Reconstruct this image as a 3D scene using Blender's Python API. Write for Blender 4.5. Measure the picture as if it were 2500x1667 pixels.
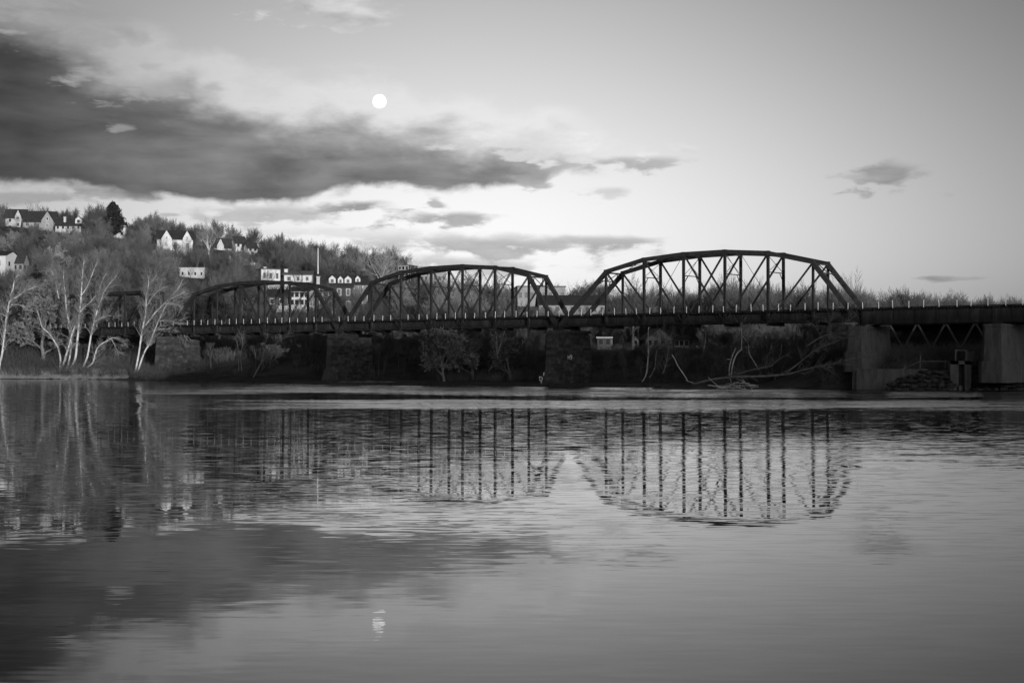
import bpy, math, random
import numpy as np
from mathutils import Vector, Matrix

random.seed(7)
RNG = np.random.default_rng(7)
SC = bpy.context.scene
COL = SC.collection
for o in list(bpy.data.objects):
    bpy.data.objects.remove(o)
rad = math.radians

# ------------------------------------------------------------------ camera
F = 3472.0                      # focal length in pixels of the 2500 px wide photograph (50 mm)
CAM_H = 4.2
PITCH = math.atan(45.5 / F)
cam = bpy.data.cameras.new('camera')
cam.lens = 50; cam.sensor_width = 36; cam.clip_start = 0.1; cam.clip_end = 20000
camo = bpy.data.objects.new('camera', cam); COL.objects.link(camo)
camo.location = (0, 0, CAM_H); camo.rotation_euler = (rad(90) + PITCH, 0, 0)
SC.camera = camo

def at(px, py, Y):
    """world point at depth Y seen at pixel (px, py) of the photograph"""
    xc = (px - 1250) / F; yc = (833.5 - py) / F
    d = (xc, math.cos(PITCH) - yc * math.sin(PITCH), math.sin(PITCH) + yc * math.cos(PITCH))
    k = Y / d[1]
    return Vector((d[0] * k, Y, CAM_H + d[2] * k))

def proj(p):
    y = p[1]; z = p[2] - CAM_H
    yy = y * math.cos(PITCH) + z * math.sin(PITCH)
    zz = -y * math.sin(PITCH) + z * math.cos(PITCH)
    return 1250 + F * p[0] / yy, 833.5 - F * zz / yy

def azel(px, py):
    p = at(px, py, 1.0) - Vector((0, 0, CAM_H))
    return math.degrees(math.atan2(p.x, p.y)), math.degrees(math.asin(p.z / p.length))

# ------------------------------------------------------------------ sun, sky, exposure
SUN_EL, SUN_AZ = 5.0, 180 - 22.0          # low sun behind the camera, to its right
sd = Vector((math.sin(rad(SUN_AZ)) * math.cos(rad(SUN_EL)), math.cos(rad(SUN_AZ)) * math.cos(rad(SUN_EL)), math.sin(rad(SUN_EL))))
sun = bpy.data.lights.new('sun', 'SUN'); sun.energy = 3.0; sun.angle = rad(0.55); sun.color = (1, 1, 1)
suno = bpy.data.objects.new('sun', sun); COL.objects.link(suno)
suno.rotation_euler = sd.to_track_quat('Z', 'Y').to_euler(); suno.location = (60, -60, 80)

SC.view_settings.view_transform = 'Standard'; SC.view_settings.look = 'None'
SC.view_settings.exposure = 0; SC.view_settings.gamma = 1; SC.view_settings.use_curve_mapping = False
SC.cycles.max_bounces = 6; SC.cycles.diffuse_bounces = 2; SC.cycles.glossy_bounces = 3; SC.cycles.transparent_max_bounces = 4
SC.cycles.use_denoising = True

def srgb(v):
    v /= 255.0
    return v / 12.92 if v <= 0.04045 else ((v + 0.055) / 1.055) ** 2.4

class NT:
    """small helper for math-heavy node trees"""
    def __init__(s, tree): s.t = tree
    def n(s, typ, **kw):
        nd = s.t.nodes.new(typ)
        for k, v in kw.items(): setattr(nd, k, v)
        return nd
    def put(s, sock, v):
        if isinstance(v, bpy.types.NodeSocket): s.t.links.new(v, sock)
        else: sock.default_value = v
    def m(s, op, a, b=None, c=None, clamp=False):
        nd = s.n('ShaderNodeMath', operation=op, use_clamp=clamp)
        s.put(nd.inputs[0], a)
        if b is not None: s.put(nd.inputs[1], b)
        if c is not None: s.put(nd.inputs[2], c)
        return nd.outputs[0]
    def ss(s, e0, e1, v):
        nd = s.n('ShaderNodeMapRange', interpolation_type='SMOOTHSTEP')
        s.put(nd.inputs[0], v); nd.inputs[1].default_value = e0; nd.inputs[2].default_value = e1
        return nd.outputs[0]
    def lin(s, v, a, b, c, d):
        nd = s.n('ShaderNodeMapRange', interpolation_type='LINEAR')
        s.put(nd.inputs[0], v)
        for i, q in enumerate((a, b, c, d)): s.put(nd.inputs[1 + i], q)
        return nd.outputs[0]
    def mix(s, f, a, b):      # floats
        nd = s.n('ShaderNodeMix', data_type='FLOAT')
        s.put(nd.inputs[0], f); s.put(nd.inputs[2], a); s.put(nd.inputs[3], b)
        return nd.outputs[0]
    def noise(s, vec, scale=1.0, detail=4, rough=0.5, dist=0.0, color=False):
        nd = s.n('ShaderNodeTexNoise')
        s.put(nd.inputs['Vector'], vec); nd.inputs['Scale'].default_value = scale
        nd.inputs['Detail'].default_value = detail; nd.inputs['Roughness'].default_value = rough
        nd.inputs['Distortion'].default_value = dist
        return nd.outputs['Color' if color else 'Fac']
    def vmul(s, v, k):
        nd = s.n('ShaderNodeVectorMath', operation='MULTIPLY')
        s.put(nd.inputs[0], v); nd.inputs[1].default_value = k
        return nd.outputs[0]
    def vadd(s, v, k):
        nd = s.n('ShaderNodeVectorMath', operation='ADD')
        s.put(nd.inputs[0], v); s.put(nd.inputs[1], k)
        return nd.outputs[0]
    def sep(s, v):
        nd = s.n('ShaderNodeSeparateXYZ'); s.put(nd.inputs[0], v)
        return nd.outputs
    def comb(s, x, y, z):
        nd = s.n('ShaderNodeCombineXYZ')
        for i, q in enumerate((x, y, z)): s.put(nd.inputs[i], q)
        return nd.outputs[0]
    def curve(s, v, pts):
        """piecewise curve through pts (x in 0..1, y in 0..1)"""
        nd = s.n('ShaderNodeFloatCurve')
        cm = nd.mapping; c = cm.curves[0]
        pts = sorted(pts)
        c.points[0].location = pts[0]; c.points[1].location = pts[-1]
        for p in pts[1:-1]: c.points.new(*p)
        cm.update()
        s.put(nd.inputs['Value'], v)
        return nd.outputs[0]

world = bpy.data.worlds.new('World'); SC.world = world; world.use_nodes = True
def build_sky():
    t = world.node_tree; t.nodes.clear(); N = NT(t)
    D = N.n('ShaderNodeTexCoord').outputs['Generated']
    x, y, z = N.sep(D)
    az = N.m('MULTIPLY', N.m('ARCTAN2', x, y), 57.29578)
    el = N.m('MULTIPLY', N.m('ARCSINE', z), 57.29578)
    sky = N.n('ShaderNodeTexSky'); sky.sky_type = 'NISHITA'; sky.sun_disc = False
    sky.sun_elevation = rad(SUN_EL); sky.sun_rotation = rad(SUN_AZ)
    sky.altitude = 60; sky.air_density = 1.0; sky.dust_density = 1.2; sky.ozone_density = 1.0
    bw = N.n('ShaderNodeRGBToBW'); t.links.new(sky.outputs[0], bw.inputs[0])
    raw = bw.outputs[0]
    # clear sky: brightest low down opposite the sun, falling away upwards and to the sides
    ga = N.m('POWER', 2.718, N.m('MULTIPLY', N.m('POWER', N.m('DIVIDE', N.m('ADD', az, 0.2), 19.5), 2.0), -1.0))
    ge = N.m('POWER', 2.718, N.m('MULTIPLY', N.m('POWER', N.m('DIVIDE', N.m('MAXIMUM', N.m('SUBTRACT', el, 3.0), 0.0), 15.5), 2.0), -1.0))
    # brighter again round the low sun behind the camera
    dot = N.m('ADD', N.m('MULTIPLY', x, sd.x), N.m('ADD', N.m('MULTIPLY', y, sd.y), N.m('MULTIPLY', z, sd.z)))
    gs = N.m('MULTIPLY', N.ss(-0.2, 1.0, dot), 0.9)
    g = N.m('MULTIPLY', N.m('ADD', N.m('ADD', N.m('MULTIPLY', ga, 0.76), 0.24), gs), N.m('ADD', N.m('MULTIPLY', ge, 0.66), 0.34))
    base = N.m('MULTIPLY', N.m('MULTIPLY', N.m('POWER', raw, SKY_POW), SKY_K), g)
    # ---- clouds
    n1 = N.noise(N.vmul(D, (24, 24, 44)), 1, 9, 0.52, 0.25)
    n2 = N.noise(N.vmul(D, (40, 40, 120)), 1, 8, 0.58, 0.2)
    n3 = N.noise(N.vmul(D, (14, 14, 60)), 1, 6, 0.5, 0.3)
    c1 = N.m('SUBTRACT', n1, 0.5); c2 = N.m('SUBTRACT', n2, 0.5); c3 = N.m('SUBTRACT', n3, 0.5)
    A0, A1, E1 = -60.0, 20.0, 20.0
    azn = N.lin(az, A0, A1, 0.0, 1.0)
    def crv(pts):
        q = []
        for px, py in pts:
            a, e = azel(px, py); q.append(((a - A0) / (A1 - A0), e / E1))
        q = [(0.0, q[0][1]), (0.25, q[0][1])] + q + [(1.0, q[-1][1])]
        return N.m('MULTIPLY', N.curve(azn, q), E1)
    top = crv([(-200, 60), (0, 85), (110, 120), (190, 195), (330, 235), (430, 255), (540, 285), (640, 325), (740, 335), (900, 345), (1060, 372), (1250, 390), (1370, 405), (1470, 440)])
    bot = crv([(-200, 425), (0, 438), (150, 455), (300, 478), (500, 488), (690, 492), (810, 470), (1000, 466), (1200, 462), (1320, 440), (1470, 438)])
    dt = N.m('ADD', N.m('ADD', N.m('SUBTRACT', top, el), 0.85), N.m('ADD', N.m('MULTIPLY', c1, 3.3), N.m('MULTIPLY', c2, 1.2)))
    db = N.m('ADD', N.m('SUBTRACT', el, bot), N.m('MULTIPLY', c1, 1.7))
    far_l = N.ss(-75, -45, az)
    am = N.m('MULTIPLY', N.m('MULTIPLY', N.ss(-2.0, -0.1, dt), N.ss(-0.12, 0.30, db)), far_l)
    azmask = N.m('SUBTRACT', 1.0, N.ss(1.2, 4.2, az))
    am = N.m('MULTIPLY', am, azmask)
    dark = N.curve(N.lin(az, -22, 6, 0, 1), [(0.0, 0.055), (0.13, 0.085), (0.3, 0.17), (0.5, 0.215), (0.75, 0.27), (1.0, 0.40)])
    dark = N.m('MULTIPLY', dark, N.m('ADD', 1.0, N.m('ADD', N.m('MULTIPLY', c3, 1.7), N.m('MULTIPLY', c1, 0.8))))
    rim = N.curve(N.lin(az, -22, 6, 0, 1), [(0.0, 0.27), (0.2, 0.46), (0.45, 0.74), (1.0, 0.84)])
    shade = N.mix(N.ss(-1.0, 1.5, dt), rim, dark)
    cur = N.mix(am, base, shade)
    # smaller clouds: px, py, rx, ry, brightness, strength
    small = [(40, 30, 230, 70, 158, .9), (330, 200, 130, 40, 200, .4), (810, 22, 150, 42, 212, .75), (860, 48, 80, 18, 175, .55),
             (735, 25, 50, 22, 165, .4), (560, 215, 50, 16, 172, .6), (505, 232, 60, 14, 185, .5), (360, 165, 55, 12, 165, .45),
             (262, 312, 40, 12, 170, .55),
             (890, 506, 100, 17, 150, .95), (1100, 535, 125, 22, 163, .9), (1080, 498, 34, 20, 168, .8), (640, 522, 210, 26, 178, .8),
             (385, 526, 30, 8, 175, .8), (60, 462, 110, 24, 200, .5), (40, 478, 90, 14, 140, .6), (220, 470, 110, 18, 130, .6),
             (1180, 603, 420, 34, 172, .85), (1500, 592, 120, 18, 170, .75), (850, 570, 330, 18, 200, .4), (1060, 650, 340, 30, 176, .7),
             (1320, 420, 75, 34, 160, .8), (1530, 398, 170, 19, 170, .8), (1510, 468, 90, 15, 196, .6), (1300, 350, 260, 42, 236, .55),
             (2178, 425, 90, 40, 152, 1.0), (2120, 436, 62, 14, 165, .7), (2065, 432, 40, 8, 180, .6),
             (2275, 681, 84, 9, 145, 1.0), (2395, 680, 60, 6, 158, .8), (1690, 365, 40, 10, 214, .5)]
    azw = N.m('ADD', az, N.m('ADD', N.m('MULTIPLY', c3, 5.0), N.m('MULTIPLY', c2, 2.5)))
    elw = N.m('ADD', el, N.m('ADD', N.m('MULTIPLY', c1, 1.2), N.m('MULTIPLY', c2, 0.9)))
    for px, py, rx, ry, b, st in small:
        a, e = azel(px, py); ra = math.degrees(rx / F); re = math.degrees(ry / F)
        qa = N.m('POWER', N.m('DIVIDE', N.m('SUBTRACT', azw, a), ra), 2.0)
        kk = min(1.0, max(.22, re / .5))
        qe = N.m('POWER', N.m('DIVIDE', N.m('SUBTRACT', N.m('ADD', el, N.m('MULTIPLY', N.m('SUBTRACT', elw, el), kk)), e), re), 2.0)
        q = N.m('SQRT', N.m('ADD', qa, qe))
        dn = N.m('ADD', N.m('SUBTRACT', 1.0, q), N.m('ADD', N.m('MULTIPLY', c1, 2.0), N.m('MULTIPLY', c2, 2.6)))
        al = N.m('MULTIPLY', N.ss(-0.15, 0.75, dn), st)
        cur = N.mix(al, cur, N.m('MULTIPLY', srgb(b), N.m('ADD', 1.0, N.m('MULTIPLY', c2, 0.9))))
    # the sky goes on without cloud detail near and below the horizon line
    col = N.comb(cur, cur, cur)
    bg = N.n('ShaderNodeBackground'); bg.inputs['Strength'].default_value = 0.1
    t.links.new(N.vmul(col, (10, 10, 10)), bg.inputs['Color'])
    out = N.n('ShaderNodeOutputWorld'); t.links.new(bg.outputs[0], out.inputs[0])
SKY_POW, SKY_K = 1.0, 0.272
build_sky()

# ------------------------------------------------------------------ materials (monochrome place)
def mat(name, v, var=0.3, scale=3.0, rough=0.85, spec=0.2, stretch=(1, 1, 1), metal=0.0, bump=0.0, detail=5, patch=None, obj=False, rnd=0.0):
    m = bpy.data.materials.new(name); m.use_nodes = True
    N = NT(m.node_tree); b = m.node_tree.nodes['Principled BSDF']
    tc = N.n('ShaderNodeTexCoord').outputs['Object']
    if not obj: tc = N.n('ShaderNodeNewGeometry').outputs['Position']
    n = N.noise(N.vmul(tc, stretch), scale, detail, 0.6)
    val = N.m('MULTIPLY', N.m('ADD', 1.0, N.m('MULTIPLY', N.m('SUBTRACT', n, 0.5), var * 4)), v)
    if patch:                    # second tone in blotches: (value, scale, lo, hi)
        n2 = N.noise(N.vmul(tc, stretch), patch[1], 4, 0.6, 0.4)
        val = N.mix(N.ss(patch[2], patch[3], n2), val, patch[0])
    if rnd:
        r = N.n('ShaderNodeObjectInfo').outputs['Random']
        val = N.m('MULTIPLY', val, N.m('ADD', 1.0 - rnd, N.m('MULTIPLY', r, 2 * rnd)))
    val = N.m('MAXIMUM', val, 0.003)
    m.node_tree.links.new(N.comb(val, val, val), b.inputs['Base Color'])
    b.inputs['Roughness'].default_value = rough; b.inputs['Specular IOR Level'].default_value = spec; b.inputs['Metallic'].default_value = metal
    if bump:
        bp = N.n('ShaderNodeBump'); bp.inputs['Strength'].default_value = bump; bp.inputs['Distance'].default_value = 0.05
        m.node_tree.links.new(n, bp.inputs['Height']); m.node_tree.links.new(bp.outputs[0], b.inputs['Normal'])
    return m

M = dict(
    steel=mat('painted_steel', 0.030, 0.45, 1.3, 0.75, 0.15, patch=(0.05, 0.6, .55, .75)),
    steel2=mat('weathered_plate', 0.028, 0.5, 0.9, 0.8, 0.12, stretch=(1, 1, .25), patch=(0.05, 0.5, .56, .7)),
    tie=mat('creosoted_timber', 0.018, 0.4, 3, 0.9, 0.1),
    rail=mat('rail_steel', 0.06, 0.3, 3, 0.5, 0.4),
    post=mat('white_painted_post', 0.62, 0.1, 4, 0.6),
    stone=mat('pier_stone', 0.040, 0.5, 1.2, 0.9, 0.15, bump=0.6, patch=(0.085, 0.7, .55, .72), rnd=0.35),
    mortar=mat('mortar', 0.045, 0.3, 2.0, 0.95, 0.1),
    concrete=mat('concrete', 0.105, 0.4, 1.6, 0.9, 0.15, stretch=(1, 1, .22), patch=(0.07, 0.8, .5, .68)),
    rubble=mat('rubble_stone', 0.04, 0.5, 0.8, 0.95, 0.1, bump=.5, rnd=.45),
    paint=mat('graffiti_paint', 0.55, 0.3, 4, 0.7),
    syc=mat('sycamore_bark', 0.54, 0.25, 1.4, 0.8, 0.15, stretch=(1, 1, .5), patch=(0.20, 1.3, .52, .64)),
    pale=mat('pale_bark', 0.34, 0.3, 1.5, 0.85, 0.1, patch=(0.18, 1.0, .5, .7)),
    bark=mat('dark_bark', 0.085, 0.4, 1.0, 0.95, 0.1),
    midbark=mat('grey_bark', 0.17, 0.4, 1.0, 0.9, 0.1),
    dead=mat('dead_wood', 0.125, 0.4, 1.5, 0.9, 0.1),
    drift=mat('driftwood', 0.42, 0.3, 2.0, 0.85, 0.1),
    twig=mat('twigs', 0.118, 0.3, 0.3, 0.95, 0.05, rnd=.3),
    twig_d=mat('dark_twigs', 0.085, 0.3, 0.3, 0.95, 0.05, rnd=.3),
    twig_p=mat('pale_twigs', 0.24, 0.3, 0.3, 0.95, 0.05),
    leaf=mat('dry_leaves', 0.20, 0.5, 0.5, 0.9, 0.1, rnd=.25),
    needle=mat('pine_needles', 0.030, 0.5, 0.5, 0.9, 0.1),
    brush=mat('brushwood', 0.062, 0.5, 0.12, 0.95, 0.05, patch=(0.13, 0.06, .5, .7)),
    soil=mat('leaf_litter', 0.060, 0.6, 0.25, 0.95, 0.05, patch=(0.10, 0.05, .5, .7)),
    grass=mat('dry_grass', 0.20, 0.4, 0.6, 0.95, 0.05),
    white=mat('white_siding', 0.56, 0.05, 1.0, 0.7),
    cream=mat('cream_render', 0.44, 0.15, 0.8, 0.8),
    grey=mat('grey_siding', 0.26, 0.2, 1.0, 0.85),
    brick=mat('dark_brick', 0.060, 0.4, 2.0, 0.9, 0.1),
    roof=mat('slate_roof', 0.040, 0.4, 1.0, 0.8, 0.15),
    roof_l=mat('grey_roof', 0.12, 0.3, 1.0, 0.85, 0.15),
    glass=mat('window_glass', 0.02, 0.1, 1.0, 0.15, 0.5),
    moon=mat('moon_rock', 0.93, 0.06, 0.035, 1.0, 0.0, detail=3),
)

# ------------------------------------------------------------------ mesh helpers
class MB:
    def __init__(s): s.v = []; s.f = []
    def add(s, vs, fs):
        k = len(s.v); s.v.extend(tuple(p) for p in vs); s.f.extend(tuple(i + k for i in f) for f in fs)
    def box(s, c, size, rz=0.0):
        hx, hy, hz = size[0] / 2, size[1] / 2, size[2] / 2
        cs, sn = math.cos(rz), math.sin(rz)
        vs = []
        for dz in (-hz, hz):
            for dx, dy in ((-hx, -hy), (hx, -hy), (hx, hy), (-hx, hy)):
                vs.append((c[0] + dx * cs - dy * sn, c[1] + dx * sn + dy * cs, c[2] + dz))
        s.add(vs, [(3, 2, 1, 0), (4, 5, 6, 7), (0, 1, 5, 4), (1, 2, 6, 5), (2, 3, 7, 6), (3, 0, 4, 7)])
    def beam(s, a, b, w, h, side=(0, 1, 0)):
        """rectangular bar from a to b: w across (along side), h in the other direction"""
        a = Vector(a); b = Vector(b); d = (b - a).normalized(); sd_ = Vector(side)
        sd_ = (sd_ - d * sd_.dot(d))
        if sd_.length < 1e-4: sd_ = Vector((1, 0, 0)) - d * d.x
        sd_.normalize(); up = d.cross(sd_)
        vs = []
        for p in (a, b):
            for i, j in ((-1, -1), (1, -1), (1, 1), (-1, 1)):
                vs.append(p + sd_ * (i * w / 2) + up * (j * h / 2))
        s.add(vs, [(3, 2, 1, 0), (4, 5, 6, 7), (0, 1, 5, 4), (1, 2, 6, 5), (2, 3, 7, 6), (3, 0, 4, 7)])
    def tube(s, pts, rr, k=5, cap=True):
        pts = [np.asarray(p, float) for p in pts]; n = len(pts)
        vs = []; fs = []
        ref = np.array((0.31, 0.95, 0.05))
        for i in range(n):
            d = pts[min(i + 1, n - 1)] - pts[max(i - 1, 0)]
            d = d / (np.linalg.norm(d) + 1e-9)
            a = np.cross(d, ref); a /= (np.linalg.norm(a) + 1e-9); b = np.cross(d, a)
            for j in range(k):
                t = 2 * math.pi * j / k
                vs.append(pts[i] + (a * math.cos(t) + b * math.sin(t)) * rr[i])
        for i in range(n - 1):
            for j in range(k):
                j2 = (j + 1) % k
                fs.append((i * k + j, i * k + j2, (i + 1) * k + j2, (i + 1) * k + j))
        if cap:
            fs.append(tuple(range(k - 1, -1, -1))); fs.append(tuple((n - 1) * k + j for j in range(k)))
        s.add(vs, fs)
    def twig(s, a, b, c, r):
        a, b, c = (np.asarray(q, float) for q in (a, b, c))
        d = c - a; d = d / (np.linalg.norm(d) + 1e-9)
        u = np.cross(d, (0.3, 0.9, 0.2)); u /= (np.linalg.norm(u) + 1e-9); w = np.cross(d, u)
        vs = []
        for p, q in ((a, r), (b, r * .7)):
            for t in (0, 2.094, 4.189):
                vs.append(p + (u * math.cos(t) + w * math.sin(t)) * q)
        vs.append(c)
        s.add(vs, [(0, 1, 4, 3), (1, 2, 5, 4), (2, 0, 3, 5), (3, 4, 6), (4, 5, 6), (5, 3, 6)])
    def prism(s, poly, z0, z1, scale_top=1.0, c=(0, 0)):
        n = len(poly)
        vs = [(x, y, z0) for x, y in poly] + [(c[0] + (x - c[0]) * scale_top, c[1] + (y - c[1]) * scale_top, z1) for x, y in poly]
        fs = [tuple(range(n - 1, -1, -1)), tuple(range(n, 2 * n))] + [(i, (i + 1) % n, n + (i + 1) % n, n + i) for i in range(n)]
        s.add(vs, fs)
    def mesh(s, name, m, smooth=False):
        me = bpy.data.meshes.new(name); me.from_pydata(s.v, [], s.f)
        if m: me.materials.append(m)
        if smooth: me.shade_smooth()
        me.update(); return me
    def build(s, name, m, parent=None, smooth=False, off=None):
        if off is not None: s.v = [(p[0] - off[0], p[1] - off[1], p[2] - off[2]) for p in s.v]
        return link(name, s.mesh(name, m, smooth), parent)

def link(name, me, parent=None, loc=None, rot=None, scale=None):
    o = bpy.data.objects.new(name, me); COL.objects.link(o)
    if parent: o.parent = parent
    if loc is not None: o.location = loc
    if rot is not None: o.rotation_euler = rot
    if scale is not None: o.scale = scale
    return o
def tag(o, label, cat, group=None):
    o['label'] = label; o['category'] = cat
    if group: o['group'] = group
    return o
def thing(name, label, cat, loc=(0, 0, 0), rz=0.0, group=None):
    o = bpy.data.objects.new(name, None); COL.objects.link(o); o.empty_display_size = 0.5
    o.location = loc; o.rotation_euler = (0, 0, rz)
    return tag(o, label, cat, group)
def sstep(a, b, x):
    t = np.clip((x - a) / (b - a), 0, 1); return t * t * (3 - 2 * t)

# ------------------------------------------------------------------ bridge frame of reference
P_AX = 195.0
TH = math.atan2(.628, .778)
E_AX = Vector((math.cos(TH), -math.sin(TH), 0)); N_AX = Vector((math.sin(TH), math.cos(TH), 0))
W_BR = 4.95; DECK = CAM_H + 0.0388 * P_AX
O_AX = N_AX * P_AX
def s_of(px):
    k = (px - 1250) / F
    # (O.x + s*e.x)/(O.y + s*e.y) = k
    return (k * O_AX.y - O_AX.x) / (E_AX.x - k * E_AX.y)
def bw_(s, w, z): return O_AX + E_AX * s + N_AX * w + Vector((0, 0, z))

# ------------------------------------------------------------------ terrain
SH_X = [-900, -300, -114, -96, -70, -39, -29, 7, 40, 50, 60, 75, 300, 900]
SH_Y = [420, 345, 318, 316, 290, 249, 240, 222, 214, 206, 202, 201, 185, 160]
def shore(X): return np.interp(X, SH_X, SH_Y)
HOUSE_PTS = []       # (x, y, z) levels the houses stand on
def vnoise(x, y, sc):
    """cheap smooth pseudo noise"""
    return (np.sin(x / sc * 1.7 + 1.3) * np.cos(y / sc * 1.3 - .7) + .6 * np.sin(x / sc * 3.1 - y / sc * 2.3 + 2.) + .4 * np.cos(x / sc * 5.3 + y / sc * 4.9)) / 2.0
def ground0(X, Y):
    X = np.asarray(X, float); Y = np.asarray(Y, float)
    d = Y - shore(X) - 1.1 * vnoise(X, Y * 0, 9.0) - .5 * vnoise(X + 40, Y * 0, 3.3)
    wbr = X * N_AX.x + Y * N_AX.y - P_AX
    right = sstep(38, 52, X); left = 1 - sstep(-95, -60, X)
    bank = (0.28 + .3 * right) * (1 - np.exp(-np.maximum(d, 0) / 1.5)) + left * 1.75 * sstep(-1.0, 7.5, d) + np.where(d < 0, np.maximum(d * .12, -2.0), 0)
    rise = (1 - left) * sstep(6.5, 34, wbr) * 6.2 * (1 - right) + right * sstep(0.5, 9, d) * 4.2 + left * sstep(14, 60, d) * 4.2
    hill = np.interp(X, [-700, -220, -110, -60, -10, 60, 300, 900], [70, 60, 45, 29, 17, 17, 15, 15])
    ramp = np.clip((Y - 295) / 265, 0, 1) ** 1.05 * sstep(4, 55, d)
    h = bank + rise + hill * ramp * (d > 0) + np.where(d > 25, 0.6 * vnoise(X, Y, 25.), 0) * sstep(4, 20, wbr)
    # near bank under the camera and an unseen ridge added behind it to cast shade
    near = 1 - sstep(-2, 9, Y)
    sh = np.interp(X, SHADE_RIDGE_X, SHADE_RIDGE_H) + .6 * vnoise(X, Y, 14.)
    back = 2.6 + (sh - 2.6) * sstep(-40, -150, Y)
    return h * (Y > 12) + (near * back - (1 - near) * 2.0) * (Y <= 12)
SHADE_RIDGE_X = [-900, -100, 60, 88, 104, 120, 137, 165, 190, 210, 225, 245, 320, 900]
SHADE_RIDGE_H = [31, 31, 33.5, 35, 42, 47, 49, 48, 45.6, 43.4, 45, 52, 52, 42]  # crest of the added ridge, shaped to set how high its shadow reaches
def ground(X, Y):
    X = np.asarray(X, float); Y = np.asarray(Y, float)
    g = ground0(X, Y)
    if HOUSE_PTS:
        num = np.zeros_like(g); den = np.zeros_like(g)
        for hx, hy, hz in HOUSE_PTS:
            w = np.exp(-((X - hx) ** 2 + (Y - hy) ** 2) / (2 * 22.0 ** 2))
            num = num + w * (hz - float(ground0(hx, hy))); den = den + w
        g = g + num / np.maximum(den, 1.0)
    return g

# ------------------------------------------------------------------ houses: builder
PROTECT = []         # (x0, x1, y0, y1, Y) pixel boxes the woods must not cover
def add_window(parent, x, z, w, h, y, frame=True, fm='white', face=-1, panes=1):
    b = MB(); b.box((x, y + face * 0.05, z), (w + .26, .10, h + .26))
    f = b.build('window', M[fm], parent)
    b = MB(); b.box((x, y + face * 0.112, z), (w, .03, h)); b.build('pane', M['glass'], f)
    if panes > 1:
        b = MB(); b.box((x, y + face * 0.14, z), (w, .03, .1)); b.box((x, y + face * .14, z), (.1, .032, h)); b.build('muntin', M[fm], f)
    return f
def roof_slabs(b, x0, x1, y0, y1, z0, hr, ridge, ov=.45, t=.22):
    """pitched roof over the rectangle; ridge 'x' runs along the facade, 'y' runs away from it"""
    if ridge == 'x':
        ym = (y0 + y1) / 2; sl = hr / (ym - y0)
        for ya, yb in ((y0 - ov, ym), (y1 + ov, ym)):
            za = z0 - ov * sl
            vs = [(x0 - ov, ya, za), (x1 + ov, ya, za), (x1 + ov, yb, z0 + hr), (x0 - ov, yb, z0 + hr)]
            vs += [(p[0], p[1], p[2] + t) for p in vs]
            b.add(vs, [(3, 2, 1, 0), (4, 5, 6, 7), (0, 1, 5, 4), (1, 2, 6, 5), (2, 3, 7, 6), (3, 0, 4, 7)])
    else:
        xm = (x0 + x1) / 2; sl = hr / (xm - x0)
        for xa, xb in ((x0 - ov, xm), (x1 + ov, xm)):
            za = z0 - ov * sl
            vs = [(xa, y0 - ov, za), (xa, y1 + ov, za), (xb, y1 + ov, z0 + hr), (xb, y0 - ov, z0 + hr)]
            vs += [(p[0], p[1], p[2] + t) for p in vs]
            b.add(vs, [(3, 2, 1, 0), (4, 5, 6, 7), (0, 1, 5, 4), (1, 2, 6, 5), (2, 3, 7, 6), (3, 0, 4, 7)])
def gable_wall(b, x0, x1, y0, y1, z0, z1, hr, ridge):
    b.box(((x0 + x1) / 2, (y0 + y1) / 2, (z0 + z1) / 2), (x1 - x0, y1 - y0, z1 - z0))
    if hr <= 0: return
    if ridge == 'y':
        xm = (x0 + x1) / 2
        vs = [(x0, y0, z1), (x1, y0, z1), (xm, y0, z1 + hr), (x0, y1, z1), (x1, y1, z1), (xm, y1, z1 + hr)]
    else:
        ym = (y0 + y1) / 2
        vs = [(x0, y0, z1), (x0, y1, z1), (x0, ym, z1 + hr), (x1, y0, z1), (x1, y1, z1), (x1, ym, z1 + hr)]
    b.add(vs, [(0, 1, 2), (5, 4, 3), (0, 3, 4, 1), (1, 4, 5, 2), (2, 5, 3, 0)])

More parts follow.
